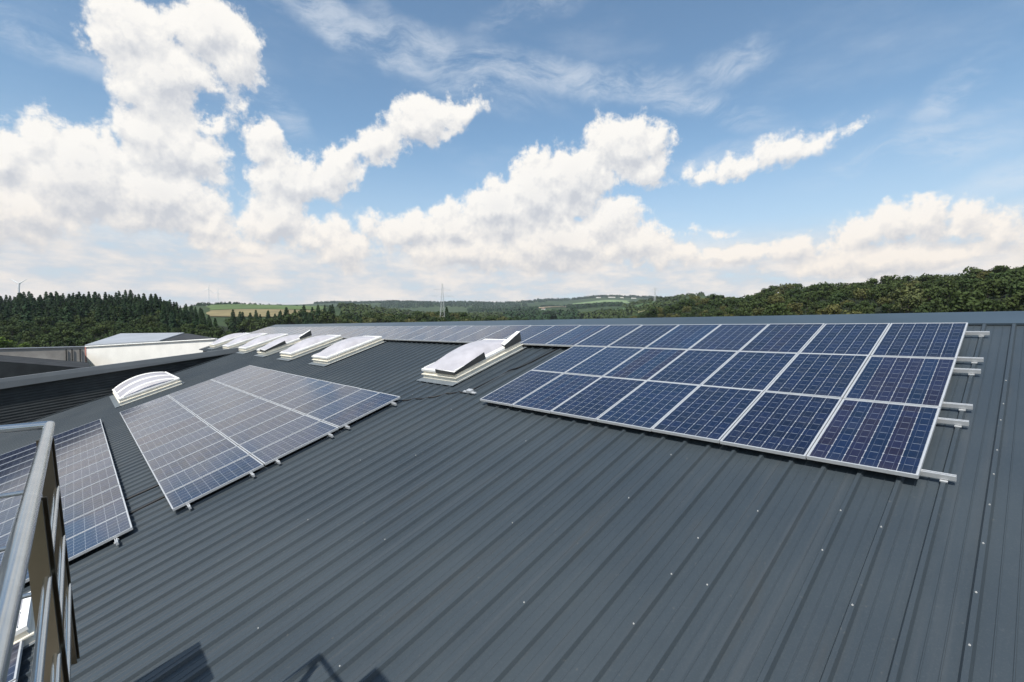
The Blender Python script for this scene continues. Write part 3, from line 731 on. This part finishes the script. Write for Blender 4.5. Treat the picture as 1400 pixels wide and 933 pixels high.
# ------------------------------------------------------------------ terrain
gm = bpy.data.materials.new('meadow'); gm.use_nodes = True
t = NT(gm.node_tree); b = t.n['Principled BSDF']; tc = t.new('ShaderNodeTexCoord').outputs['Object']
n1 = t.noise(tc, 0.004, 6, 0.6)[0]; n2 = t.noise(tc, 0.06, 5, 0.6)[0]
c = t.mix(t.ss(n1, 0.35, 0.65), col(0.026, 0.046, 0.018), col(0.052, 0.076, 0.030)); c = t.mix(t.m('MULTIPLY', t.ss(n2, .4, .7), .4), c, col(0.03, 0.05, 0.018))
t.l.new(c, b.inputs['Base Color']); b.inputs['Roughness'].default_value = 0.95; b.inputs['Specular IOR Level'].default_value = 0.1
COLS = [  # px column, [(depth, height above eye)...]
 (-1900, [(40,-11),(300,-10),(600,-6),(2000,10),(5600,60)]),
 (-900, [(60,-11),(220,-9),(330,2),(420,9),(900,14),(2000,40),(4000,140),(9000,260)]),
 (0,    [(60,-11),(200,-10),(300,0),(390,10),(600,12),(1500,20),(3000,70),(5000,180),(9000,280)]),
 (180,  [(60,-11),(200,-10),(300,0),(390,11),(600,12),(1500,25),(3000,80),(5000,190),(9000,280)]),
 (270,  [(60,-11),(200,-10),(300,-4),(390,4),(600,6),(900,22),(1500,68),(1800,78),(3000,100),(5000,200),(9000,280)]),
 (330,  [(60,-11),(200,-10),(330,-9),(450,-6),(650,2),(900,23),(1500,72),(1800,78),(3000,100),(4200,205),(9000,280)]),
 (450,  [(60,-11),(200,-10),(330,-8),(450,3),(650,4),(900,20),(1500,66),(1800,70),(3000,110),(4200,218),(9000,290)]),
 (600,  [(60,-11),(200,-10),(330,-8),(450,4),(650,2),(1000,12),(1800,50),(3000,110),(4200,225),(9000,290)]),
 (700,  [(60,-11),(200,-10),(330,-8),(450,1),(650,-4),(1000,8),(1800,52),(3000,110),(4500,240),(9000,290)]),
 (770,  [(60,-11),(200,-10),(330,-8),(450,-3),(650,-6),(1000,10),(1800,62),(2600,112),(3400,155),(4500,262),(9000,290)]),
 (840,  [(60,-11),(200,-10),(330,-8),(450,-2),(650,-4),(1000,20),(1800,80),(2600,125),(3400,170),(4500,300),(9000,300)]),
 (900,  [(60,-11),(170,-10),(300,-3),(420,9),(600,6),(1000,40),(1600,92),(2000,104),(3400,170),(4500,280),(9000,300)]),
 (950,  [(60,-11),(160,-10),(300,1),(420,17),(600,14),(1000,45),(1600,106),(2000,112),(4500,240),(9000,300)]),
 (1100, [(60,-11),(130,-9),(220,5),(340,20),(600,24),(2000,80),(9000,240)]),
 (1250, [(60,-11),(110,-8),(190,8),(290,20),(500,26),(2000,80),(9000,240)]),
 (1400, [(60,-11),(95,-7),(160,9),(245,22),(450,30),(2000,80),(9000,240)]),
 (2300, [(40,-11),(70,-7),(120,9),(180,22),(400,34),(2000,80),(9000,240)]),
 (3600, [(30,-11),(60,-9),(120,0),(400,6),(2000,20),(5600,60)]),
]
CX = np.array([(c[0]-700)/658.2 for c in COLS])
def ground_z(tx, Y):
    tx = np.asarray(tx, float); Y = np.asarray(Y, float)
    L = np.log(np.maximum(Y, 20))
    vals = np.stack([np.interp(L, np.log([p[0] for p in c[1]]), [p[1] for p in c[1]]) for c in COLS])
    i = np.clip(np.searchsorted(CX, tx)-1, 0, len(CX)-2); f = np.clip((tx-CX[i])/(CX[i+1]-CX[i]), 0, 1); f = f*f*(3-2*f)
    k = np.arange(tx.size).reshape(tx.shape)
    v0 = np.take_along_axis(vals, i[None], 0)[0]; v1 = np.take_along_axis(vals, (i+1)[None], 0)[0]
    z = v0*(1-f)+v1*f
    return z+np.sin(tx*Y*0.011)*np.minimum(Y/900, 3.0)+np.sin(tx*Y*0.004+Y*.003)*np.minimum(Y/600, 5.0)*0.8
txs = np.concatenate([np.linspace(-4.2, -1.3, 50)[:-1], np.linspace(-1.3, 1.3, 170), np.linspace(1.3, 4.6, 50)[1:]]); Ys = np.geomspace(45, 5600, 150)
TX, YY = np.meshgrid(txs, Ys); ZZ = ground_z(TX, YY)
mb = MB(); mb.grid([[(TX[a, b_]*YY[a, b_], YY[a, b_], CAMZ+ZZ[a, b_]) for b_ in range(len(txs))] for a in range(len(Ys))])
tag(mb.build('hills', gm), kind='structure')
mb = MB(); mb.face([(5900*math.cos(a*math.pi/32), 5900*math.sin(a*math.pi/32), -0.6) for a in range(64)])
tag(mb.build('ground', gm), kind='structure')
def gpos(x, Y):
    tx = (x-700)/658.2; return Vector((tx*Y, Y, CAMZ+float(ground_z(np.array([tx]), np.array([Y]))[0])))
# fields draped on the slopes
def field(x0, x1, Y0, Y1, base, skew=0.0):
    m = mat('field_crop', base, 0.95, spec=0.1, var=0.18, vscale=0.01)
    rows = []
    for a in range(13):
        Y = Y0+(Y1-Y0)*a/12; r = []
        for b_ in range(17):
            x = x0+(x1-x0)*b_/16+skew*a/12+3*math.sin(a*.7+b_*.3); p = gpos(x, Y); p.z += 1.2+Y*0.0006; r.append(p)
        rows.append(r)
    mb = MB(); mb.grid(rows); tag(mb.build('field', m), kind='structure')
field(285, 445, 820, 1080, (0.21, 0.175, 0.09)); field(285, 445, 1100, 1480, (0.095, 0.14, 0.05)); field(480, 560, 1300, 1500, (0.28, 0.25, 0.13))
field(728, 776, 2350, 2900, (0.42, 0.33, 0.22), 8); field(665, 735, 2700, 3200, (0.075, 0.12, 0.055)); field(795, 830, 2600, 3000, (0.36, 0.33, 0.18), 10)
field(840, 905, 1180, 1500, (0.055, 0.095, 0.036)); field(862, 905, 1000, 1090, (0.20, 0.20, 0.09)); field(470, 520, 2600, 3100, (0.09, 0.13, 0.06)); field(780, 860, 3300, 3700, (0.16, 0.22, 0.10))

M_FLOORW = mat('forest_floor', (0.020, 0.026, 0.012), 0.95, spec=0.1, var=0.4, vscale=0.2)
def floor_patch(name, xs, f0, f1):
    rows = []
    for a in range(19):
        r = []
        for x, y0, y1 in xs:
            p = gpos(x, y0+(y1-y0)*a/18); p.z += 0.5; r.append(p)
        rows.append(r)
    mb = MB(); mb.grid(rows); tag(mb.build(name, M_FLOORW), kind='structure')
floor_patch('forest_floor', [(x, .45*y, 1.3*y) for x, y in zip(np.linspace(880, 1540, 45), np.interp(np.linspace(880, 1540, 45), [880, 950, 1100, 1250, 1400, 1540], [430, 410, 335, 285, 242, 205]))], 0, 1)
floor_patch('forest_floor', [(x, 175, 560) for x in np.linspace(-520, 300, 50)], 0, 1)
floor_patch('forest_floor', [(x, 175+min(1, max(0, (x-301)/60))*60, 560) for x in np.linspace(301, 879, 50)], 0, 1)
# ------------------------------------------------------------------ trees
def quads_mesh(name, cent, nrm, size, m):
    n = len(cent); a = np.cross(nrm, rng.normal(size=(n, 3))); a /= np.linalg.norm(a, axis=1)[:, None]+1e-9; b = np.cross(nrm, a)
    sz = size[:, None]
    v = np.stack([cent-a*sz-b*sz*.7, cent+a*sz-b*sz*.5, cent+a*sz*.8+b*sz*.8, cent-a*sz*.7+b*sz*.6], 1).reshape(-1, 3)
    me = bpy.data.meshes.new(name); me.vertices.add(4*n); me.vertices.foreach_set('co', v.ravel())
    me.loops.add(4*n); me.loops.foreach_set('vertex_index', np.arange(4*n)); me.polygons.add(n)
    me.polygons.foreach_set('loop_start', np.arange(0, 4*n, 4)); me.polygons.foreach_set('loop_total', np.full(n, 4))
    me.materials.append(m); me.update(); me.validate(); return me
def broad_data(n, h, r, flat=0.8):
    # lobes of leaf clumps around limb ends
    lobes = []
    for k in range(int(rng.integers(12, 17))):
        a = rng.uniform(0, 2*np.pi); el = rng.uniform(-0.95, 1.25); rr = r*rng.uniform(.38, .72)
        lobes.append((np.array([math.cos(a)*math.cos(el)*rr, math.sin(a)*math.cos(el)*rr, h*0.52+math.sin(el)*rr*flat]), r*rng.uniform(.30, .50)))
    P, N, Z = [], [], []
    per = n//len(lobes)
    for c, lr in lobes:
        d = rng.normal(size=(per, 3)); d /= np.linalg.norm(d, axis=1)[:, None]; rad = lr*(rng.uniform(.45, 1.0, per)**.5)
        p = c+d*rad[:, None]*np.array([1, 1, .8]); P.append(p); N.append(d+rng.normal(scale=.45, size=(per, 3))); Z.append(rng.uniform(.045, .10, per)*r)
    P, N, Z = np.concatenate(P), np.concatenate(N), np.concatenate(Z); N /= np.linalg.norm(N, axis=1)[:, None]
    return P, N, Z, [l[0] for l in lobes]
def spruce_data(n, h, r):
    f = rng.uniform(0, 1, n)**.75; zz = h*(0.10+0.90*f); tier = np.floor(f*13); a = rng.uniform(0, 2*np.pi, n)
    env = r*(1-f)**.72*(0.55+0.45*np.abs(np.sin(a*2.5+tier*1.7)))+.15
    q = rng.uniform(.25, 1, n)**.6; rad = env*q
    zz = zz-rad*.35+((f*13) % 1)*(-.03*h)
    P = np.stack([np.cos(a)*rad, np.sin(a)*rad, zz], 1); N = np.stack([np.cos(a)*.6, np.sin(a)*.6, np.full(n, .8)], 1)+rng.normal(scale=.35, size=(n, 3)); N /= np.linalg.norm(N, axis=1)[:, None]
    Z = r*(.10+.12*(1-f))*rng.uniform(.6, 1.3, n); return P, N, Z, []
def trunk_mesh(h, r, limbs, top):
    mb = MB(); mb.tube([(0, 0, -1.0), (0.05, 0, h*.3), (0, .08, h*top)], [r, r*.75, r*.25], 7)
    for l in limbs[:6]: mb.tube([(0, 0, h*.3), tuple(np.array([0, 0, h*.3])*.4+l*.6), tuple(l)], [r*.45, r*.3, r*.1], 5)
    return mb.mesh('trunk', M_BARK)
PROTO = {}
for k in range(5):
    P, N, Z, _ = spruce_data(760, 18.5, 3.7+.3*k); PROTO['spruce', k] = (quads_mesh('crown', P, N, Z, M_SPRUCE), trunk_mesh(19, .26, [], .97))
for key, m, cnt in (('broad', M_LEAF, 6), ('dull', M_LEAF2, 2), ('yellow', M_LEAF3, 1), ('bright', M_LEAF4, 2)):
    for k in range(cnt):
        P, N, Z, lb = broad_data(760, 12.5, 5.0+.3*(k % 3), .8+.1*(k % 2)); PROTO[key, k] = (quads_mesh('crown', P, N, Z, m), trunk_mesh(12.5, .3, lb, .7))
NAMEOF = {'spruce': 'spruce_tree', 'broad': 'broadleaf_tree', 'dull': 'broadleaf_tree', 'yellow': 'broadleaf_tree', 'bright': 'broadleaf_tree'}
NVAR = {q: len([1 for k in PROTO if k[0] == q]) for q in NAMEOF}
PENDING = []
def tree(kind, p, s, label, group, sz=1.0):
    PENDING.append((kind, p, s, label, group, sz, random.randrange(NVAR[kind]), random.uniform(0, 6.28)))
def plant_tree(kind, p, s, label, group, sz, k, rz):
    cr, tr = PROTO[kind, k]
    o = bpy.data.objects.new(NAMEOF[kind], None); C.objects.link(o)
    o.location = p; o.rotation_euler = (0, 0, rz); o.scale = (s, s, s*sz)
    tag(o, label, 'tree', group)
    for nm, me in (('crown', cr), ('trunk', tr)):
        c = bpy.data.objects.new(nm, me); C.objects.link(c); c.parent = o
COORD = {k: np.array([v.co[:] for v in q[0].vertices]) for k, q in PROTO.items()}
def plant_all():
    rank = {}
    for t_ in PENDING: rank.setdefault(NAMEOF[t_[0]], []).append(t_)
    for nm, lst in rank.items():
        lst.sort(key=lambda q: -q[2]/q[1].y*(3 if q[4] is None else .2 if q[4].startswith('scrub') else 1)*(1 if -1.12 < q[1].x/q[1].y < 1.1 else .2)); rest = {}
        for n_, t_ in enumerate(lst):
            if n_ < 295: plant_tree(*t_)
            else: rest.setdefault(t_[0], []).append(t_)
        for kind, l2 in rest.items():                     # the far remainder of the wood as one mass
            V = []
            for (kd, p, s, lab, grp, sz, k, rz) in l2:
                c, s_ = math.cos(rz), math.sin(rz); co = COORD[kd, k]*s
                V.append(np.stack([co[:, 0]*c-co[:, 1]*s_+p.x, co[:, 0]*s_+co[:, 1]*c+p.y, co[:, 2]+p.z], 1))
            V = np.concatenate(V); n = len(V)//4
            me = bpy.data.meshes.new('wood'); me.vertices.add(4*n); me.vertices.foreach_set('co', V.ravel())
            me.loops.add(4*n); me.loops.foreach_set('vertex_index', np.arange(4*n)); me.polygons.add(n)
            me.polygons.foreach_set('loop_start', np.arange(0, 4*n, 4)); me.polygons.foreach_set('loop_total', np.full(n, 4))
            me.materials.append(PROTO[kind, 0][0].materials[0]); me.update()
            o = bpy.data.objects.new('wood', me); C.objects.link(o)
            tag(o, {'spruce': 'remaining small spruces massed in the middle tree belt', 'broad': 'remaining green trees massed in the far rows of the woods', 'dull': 'remaining olive trees massed in the far rows of the woods'}.get(kind, 'remaining trees of the woods'), 'wood', kind='stuff')
# left hill: spruces
for ri, Y in enumerate((284, 302, 320, 340, 362, 386)):
    x = -480+random.uniform(0, 8); xe = (300, 300, 295, 288, 275, 258)[ri]
    while x < xe:
        Yj = Y+random.uniform(-7, 7); s = random.uniform(.78, 1.12)*(1.0 if ri > 2 else .88)
        if x > 215: s *= np.interp(x, [215, 300], [1.0, .72])
        if -60 < x < 25: s *= .85
        kd = 'spruce' if ri > 3 or random.random() < (.55 if ri < 2 else .75) else 'broad'
        if kd == 'broad': tree(kd, gpos(x, Yj), float(s)*1.05, 'green broadleaf tree at the foot of the wooded hill at left', 'broadleaf trees at the foot of the left hill')
        else: tree('spruce', gpos(x, Yj), float(s), ('dark spruce on the skyline of the wooded hill at left' if ri > 3 else 'dark spruce on the face of the wooded hill at left'), 'spruces on the left hill'+(' skyline' if ri > 3 else ''))
        x += random.uniform(5.5, 10)*(300/Y)*1.15
# lower edge of the left hill: broadleaf scrub
for ri, Y in enumerate((196, 214, 232, 250, 268)):
    x = -450
    while x < 345:
        Yj = Y+random.uniform(-7, 7); s = random.uniform(.50, .82)
        if ri == 0 and -60 < x < 35: tree('bright', gpos(x, Yj-14), s*.95, 'light green bushy tree at the far left edge above the parapet', 'light trees at the left edge')
        else: tree('broad', gpos(x, Yj), s, 'green broadleaf tree at the foot of the wooded hill at left', 'broadleaf trees at the foot of the left hill')
        x += random.uniform(13, 21)
# middle belt
for ri, Y in enumerate((372, 395, 418, 442, 466)):
    x = 318+random.uniform(0, 6)
    while x < 720:
        Yj = Y+random.uniform(-9, 9); e = 1.0 if x < 640 else .82
        kd = 'spruce' if (random.random() < (.40 if x < 470 else .10)) else ('dull' if random.random() < .2 else 'broad')
        s = (random.uniform(.55, .95) if kd == 'spruce' else random.uniform(.85, 1.25))*e*(1.35 if x < 455 else 1.0)
        tree(kd, gpos(x, Yj), s, {'spruce': 'dark spruce standing in the tree belt behind the panel row', 'broad': 'green broadleaf tree in the belt behind the panel row', 'dull': 'olive green tree in the belt behind the panel row'}[kd], 'trees of the middle belt, '+kd)
        x += random.uniform(8, 13)
tree('yellow', gpos(684, 352), 1.0, 'yellow green tree standing out right of the pylon', None)
tree('dull', gpos(706, 355), .62, 'small olive tree right of the yellow green tree', None)
for ri, Y in enumerate((480, 510, 545)):
    x = 700
    while x < 915:
        kd = 'spruce' if random.random() < .2 else ('dull' if random.random() < .25 else 'broad')
        s = random.uniform(.6, .95)*(.75 if kd == 'spruce' else 1)*(1+.25*(x > 800))
        tree(kd, gpos(x, Y+random.uniform(-12, 12)), s, {'spruce': 'small dark spruce in the hedge line before the far valley', 'broad': 'small green tree in the hedge line before the far valley', 'dull': 'small olive tree in the hedge line before the far valley'}[kd], 'hedge line trees, '+kd)
        x += random.uniform(7, 12)
tree('spruce', gpos(846, 465), .80, 'tall dark spruce rising alone above the hedge line', None)
# right hill
for x0, Y0, g in ((935, .52, 0), (925, .60, 0), (915, .69, 0), (905, .78, 0), (898, .87, 0), (890, .96, 0), (885, 1.05, 1), (880, 1.13, 1)):
    x = x0+random.uniform(0, 10)
    while x < 1500:
        yc = np.interp(x, [880, 950, 1100, 1250, 1400, 1500], [430, 410, 335, 285, 242, 215])
        Y = yc*Y0+random.uniform(-7, 7)
        kd = 'dull' if random.random() < .16 else 'broad'
        s = random.uniform(.66, 1.22)*(np.interp(x, [900, 1000], [.9, 1.0]))*(.82 if Y0 < .9 else 1)
        tree(kd, gpos(x, Y), float(s), ('round green tree' if kd == 'broad' else 'brownish olive tree')+(' on the crest of the right hill' if g else ' on the slope of the right hill'), 'trees on the right hill, '+kd+(' crest' if g else ' slope'))
        x += random.uniform(.75, 1.2)*7.2*658/Y*.9
tree('dull', gpos(1238, 168), 1.05, 'large brownish olive tree in front of the right hill wood', None)
tree('dull', gpos(1085, 200), .75, 'smaller pale olive tree at the foot of the right hill', None)
for Y in (262, 292, 325):
    x = 350
    while x < 900:
        tree('broad', gpos(x, Y+random.uniform(-12, 12)), random.uniform(.5, .75)*(.75 if x > 640 else 1), 'low green tree in front of the woods, mostly hidden behind the ridge', 'scrub trees behind the ridge'); x += random.uniform(16, 26)
plant_all()
# far woods as masses
def far_wood(name, label, pts, m, hgt):
    n = len(pts); per = 26
    base = np.array([tuple(p) for p in pts]); P, N, Z = [], [], []
    for p in base:
        d = rng.normal(size=(per, 3)); d /= np.linalg.norm(d, axis=1)[:, None]; d[:, 2] = np.abs(d[:, 2])
        h = hgt*rng.uniform(.6, 1.2)
        P.append(p+d*np.array([h*.6, h*.6, h])); N.append(d+rng.normal(scale=.3, size=d.shape)); Z.append(np.full(per, h*.22))
    P, N, Z = np.concatenate(P), np.concatenate(N), np.concatenate(Z); N /= np.linalg.norm(N, axis=1)[:, None]
    o = bpy.data.objects.new(name, quads_mesh(name, P, N, Z, m)); C.objects.link(o); return tag(o, label, 'wood', kind='stuff')
def scatter(n, x0, x1, Y0, Y1): return [gpos(random.uniform(x0, x1), random.uniform(Y0, Y1)) for _ in range(n)]
far_wood('far_wood', 'dark wood along the far ridge behind the middle belt', scatter(700, 430, 745, 4000, 4350), M_SPRUCE, 17)
far_wood('far_wood', 'dark wood on top of the far hill with the village', scatter(500, 735, 905, 4350, 4700), M_SPRUCE, 20)
far_wood('far_wood', 'patchy woods on the middle slopes of the far valley', scatter(200, 690, 735, 1300, 2500)+scatter(260, 776, 850, 1900, 2450)+scatter(200, 640, 700, 2300, 3000)+scatter(120, 740, 800, 3000, 3300)+scatter(500, 520, 720, 3200, 3900)+scatter(300, 690, 790, 900, 1500), M_SPRUCE, 14)
far_wood('far_wood', 'wooded rise behind the middle tree belt', scatter(900, 465, 690, 700, 1900), M_LEAF, 12)
far_wood('far_wood', 'line of trees at the top of the far green field', scatter(110, 262, 480, 1640, 1740)+scatter(40, 270, 330, 1500, 1640), M_SPRUCE, 9)
far_wood('far_wood', 'line of trees on the green slope below the mast', scatter(120, 850, 960, 1600, 1760)+scatter(90, 895, 960, 600, 800)+scatter(130, 790, 900, 1000, 1180)+scatter(60, 900, 935, 1100, 1500), M_LEAF, 12)
far_wood('far_wood', 'wood filling the hollow behind the right hill crest', scatter(400, 960, 1500, 400, 520), M_LEAF, 9)
far_wood('far_wood', 'wood behind the spruces of the left hill', scatter(420, -250, 240, 410, 560), M_SPRUCE, 13)

# ------------------------------------------------------------------ air
hm = bpy.data.materials.new('haze_air'); hm.use_nodes = True; t = NT(hm.node_tree); t.n.clear()
ho = t.new('ShaderNodeOutputMaterial'); pv = t.new('ShaderNodeVolumePrincipled')
pv.inputs['Color'].default_value = col(0.80, 0.88, 1.0); pv.inputs['Density'].default_value = HAZE; pv.inputs['Anisotropy'].default_value = 0.0
t.l.new(pv.outputs[0], ho.inputs['Volume'])
mb = MB(); mb.box(-13800, 13800, -6200, 6200, -2.0, 420.0); hz_o = mb.build('haze', hm); hz_o['kind'] = 'stuff'
# faint smoke rising behind the ridge
sm = bpy.data.materials.new('smoke_puff'); sm.use_nodes = True; t = NT(sm.node_tree); t.n.clear()
ho = t.new('ShaderNodeOutputMaterial'); pv = t.new('ShaderNodeVolumePrincipled'); tc = t.new('ShaderNodeTexCoord').outputs['Object']
pv.inputs['Color'].default_value = col(0.9, 0.92, 0.95)
fall = t.ss(t.vm('LENGTH', t.vm('MULTIPLY', tc, (1/3.2, 1/3.2, 1/3.4))), 1.0, 0.1)
t.l.new(t.m('MULTIPLY', t.m('MULTIPLY', fall, t.ss(t.noise(tc, 0.5, 4)[0], 0.3, 0.7)), 0.09), pv.inputs['Density']); t.l.new(pv.outputs[0], ho.inputs['Volume'])
mb = MB(); rows = [[(3.3*math.sin(math.pi*a/10)*math.cos(b_*math.pi/8), 3.3*math.sin(math.pi*a/10)*math.sin(b_*math.pi/8), 3.5*math.cos(math.pi*a/10)) for b_ in range(16)] for a in range(11)]
mb.grid(rows, closed=True); sp = mb.build('smoke', sm); sp.location = at(511, 436, 110); tag(sp, 'faint pale smoke drifting up behind the ridge', 'smoke', kind='stuff')
# ------------------------------------------------------------------ turbines, pylons, houses
def turbine(x, yhub, Y, blade, rot, label):
    hub = at(x, yhub, Y); g = gpos(x, Y)
    o = empty('wind_turbine', label, 'wind turbine', Matrix.Translation(g), 'wind turbines on the skyline'); inv = o.matrix_world.inverted()
    def p(mb, name):
        q = mb.build(name, M_TURB); q.parent = o; q.matrix_parent_inverse = inv; return q
    mb = MB(); mb.tube([g-Vector((0, 0, 3)), g+(hub-g)*.5, hub], [2.6, 2.1, 1.5], 12); p(mb, 'tower')
    mb = MB(); mb.tube([hub+Vector((0, -4, .6)), hub+Vector((0, -1, .8)), hub+Vector((0, 5, .8))], [1.4, 2.0, 1.5], 10); p(mb, 'nacelle')
    for k in range(3):
        a = R(rot+120*k); d = Vector((math.sin(a), 0, math.cos(a))); c = Vector((math.cos(a), 0, -math.sin(a))); r0 = hub+Vector((0, -4, .6))
        mb = MB(); rows = []
        for f in (0, .08, .2, .5, .8, 1.0):
            w = {0: 1.2, .08: 1.5, .2: 2.6, .5: 1.9, .8: 1.3, 1.0: .5}[f]; q = r0+d*blade*f
            rows.append([q-c*w*.6, q+Vector((0, -w*.22, 0)), q+c*w, q+Vector((0, w*.22, 0))])
        mb.grid(rows, closed=True); p(mb, 'blade')
    return o
turbine(26.5, 388.5, 1750, 39, 62, 'white wind turbine above the wood at far left, blades in a Y')
turbine(285.5, 395.5, 2700, 36, 8, 'white wind turbine rising above the field edge, taller of the pair')
turbine(298, 400, 3200, 32, 12, 'small grey wind turbine just right of a taller one')
def pylon(x, ytop, Y, wbase, label, arms, thick):
    g = gpos(x, Y); top = at(x, ytop, Y); Hh = top.z-g.z
    o = empty('lattice_pylon', label, 'pylon', Matrix.Translation(g)); inv = o.matrix_world.inverted()
    def hw(f): return wbase*(1-f)**1.2*.5+.35
    def cp(f, k): return g+Vector(((1, 1, -1, -1)[k]*hw(f), (1, -1, -1, 1)[k]*hw(f), Hh*f))
    mb = MB(); L = [0, .14, .27, .39, .5, .6, .69, .77, .84, .9, .95, 1.0]
    for k in range(4): mb.tube([cp(f, k) for f in L], thick, 4)
    q = mb.build('leg_frame', M_LATT); q.parent = o; q.matrix_parent_inverse = inv
    mb = MB()
    for a, b_ in zip(L[:-1], L[1:]):
        for k in range(4): mb.tube([cp(a, k), cp(b_, (k+1) % 4)], thick*.6, 3); mb.tube([cp(b_, k), cp(b_, (k+1) % 4)], thick*.5, 3)
    q = mb.build('bracing', M_LATT); q.parent = o; q.matrix_parent_inverse = inv
    for f, l in arms:
        c = g+Vector((0, 0, Hh*f)); mb = MB(); ax = Vector((.93, .36, 0))
        for s in (-1, 1):
            mb.tube([c+ax*s*.4, c+ax*s*l], thick*.8, 4); mb.tube([c+Vector((0, 0, 1.6))+ax*s*.4, c+ax*s*l], thick*.6, 4)
            mb.tube([c+ax*s*l, c+ax*s*l-Vector((0, 0, 1.8))], thick*.5, 4); mb.tube([c+ax*s*l*.55, c+ax*s*l*.55-Vector((0, 0, 1.8))], thick*.5, 4)
        q = mb.build('cross_arm', M_LATT); q.parent = o; q.matrix_parent_inverse = inv
pylon(605, 388, 400, 4.2, 'tall lattice power pylon standing in front of the middle tree belt', ((.72, 9.5), (.86, 7)), .09)
pylon(895, 393, 1500, 5, 'distant thin lattice mast on the green slope', ((.80, 14), (.92, 9)), .30)
def house(x, Y, w, l, rz, label):
    g = gpos(x, Y); g.z += 1.0
    o = empty('village_house', label, 'house', Matrix.Translation(g) @ Matrix.Rotation(rz, 4, 'Z'), 'village houses')
    mb = MB(); mb.box(-l/2, l/2, -w/2, w/2, -3, 5); mb.face([(-l/2, -w/2, 5), (-l/2, 0, 8), (-l/2, w/2, 5)]); mb.face([(l/2, -w/2, 5), (l/2, w/2, 5), (l/2, 0, 8)]); mb.build('wall', M_HOUSE, o)
    mb = MB()
    for s in (-1, 1): mb.hexa([(-l/2-.4, s*(w/2+.5), 4.6), (l/2+.4, s*(w/2+.5), 4.6), (l/2+.4, 0, 8.05), (-l/2-.4, 0, 8.05), (-l/2-.4, s*(w/2+.5), 4.9), (l/2+.4, s*(w/2+.5), 4.9), (l/2+.4, 0, 8.35), (-l/2-.4, 0, 8.35)])
    mb.build('roof', M_HROOF, o)
HN = ['white house lowest on the left below the pink field', 'white house beside the pale field edge', 'tall white house at the left end of the hilltop village', 'long white house in the middle of the hilltop village', 'small white house right of the long one in the village', 'white house at the right end of the village', 'pale farmhouse above the pink field', 'white house alone on the slope under the village']
for (x, Y, w, l, rz), lab in zip(((709, 1900, 10, 18, .3), (743, 2000, 9, 14, -.4), (818, 4250, 22, 34, .2), (836, 4260, 20, 60, .1), (850, 4270, 20, 30, -.3), (866, 4260, 22, 40, .4), (774, 3050, 18, 26, .2), (800, 3500, 14, 22, .6)), HN): house(x, Y, w, l, rz, lab)
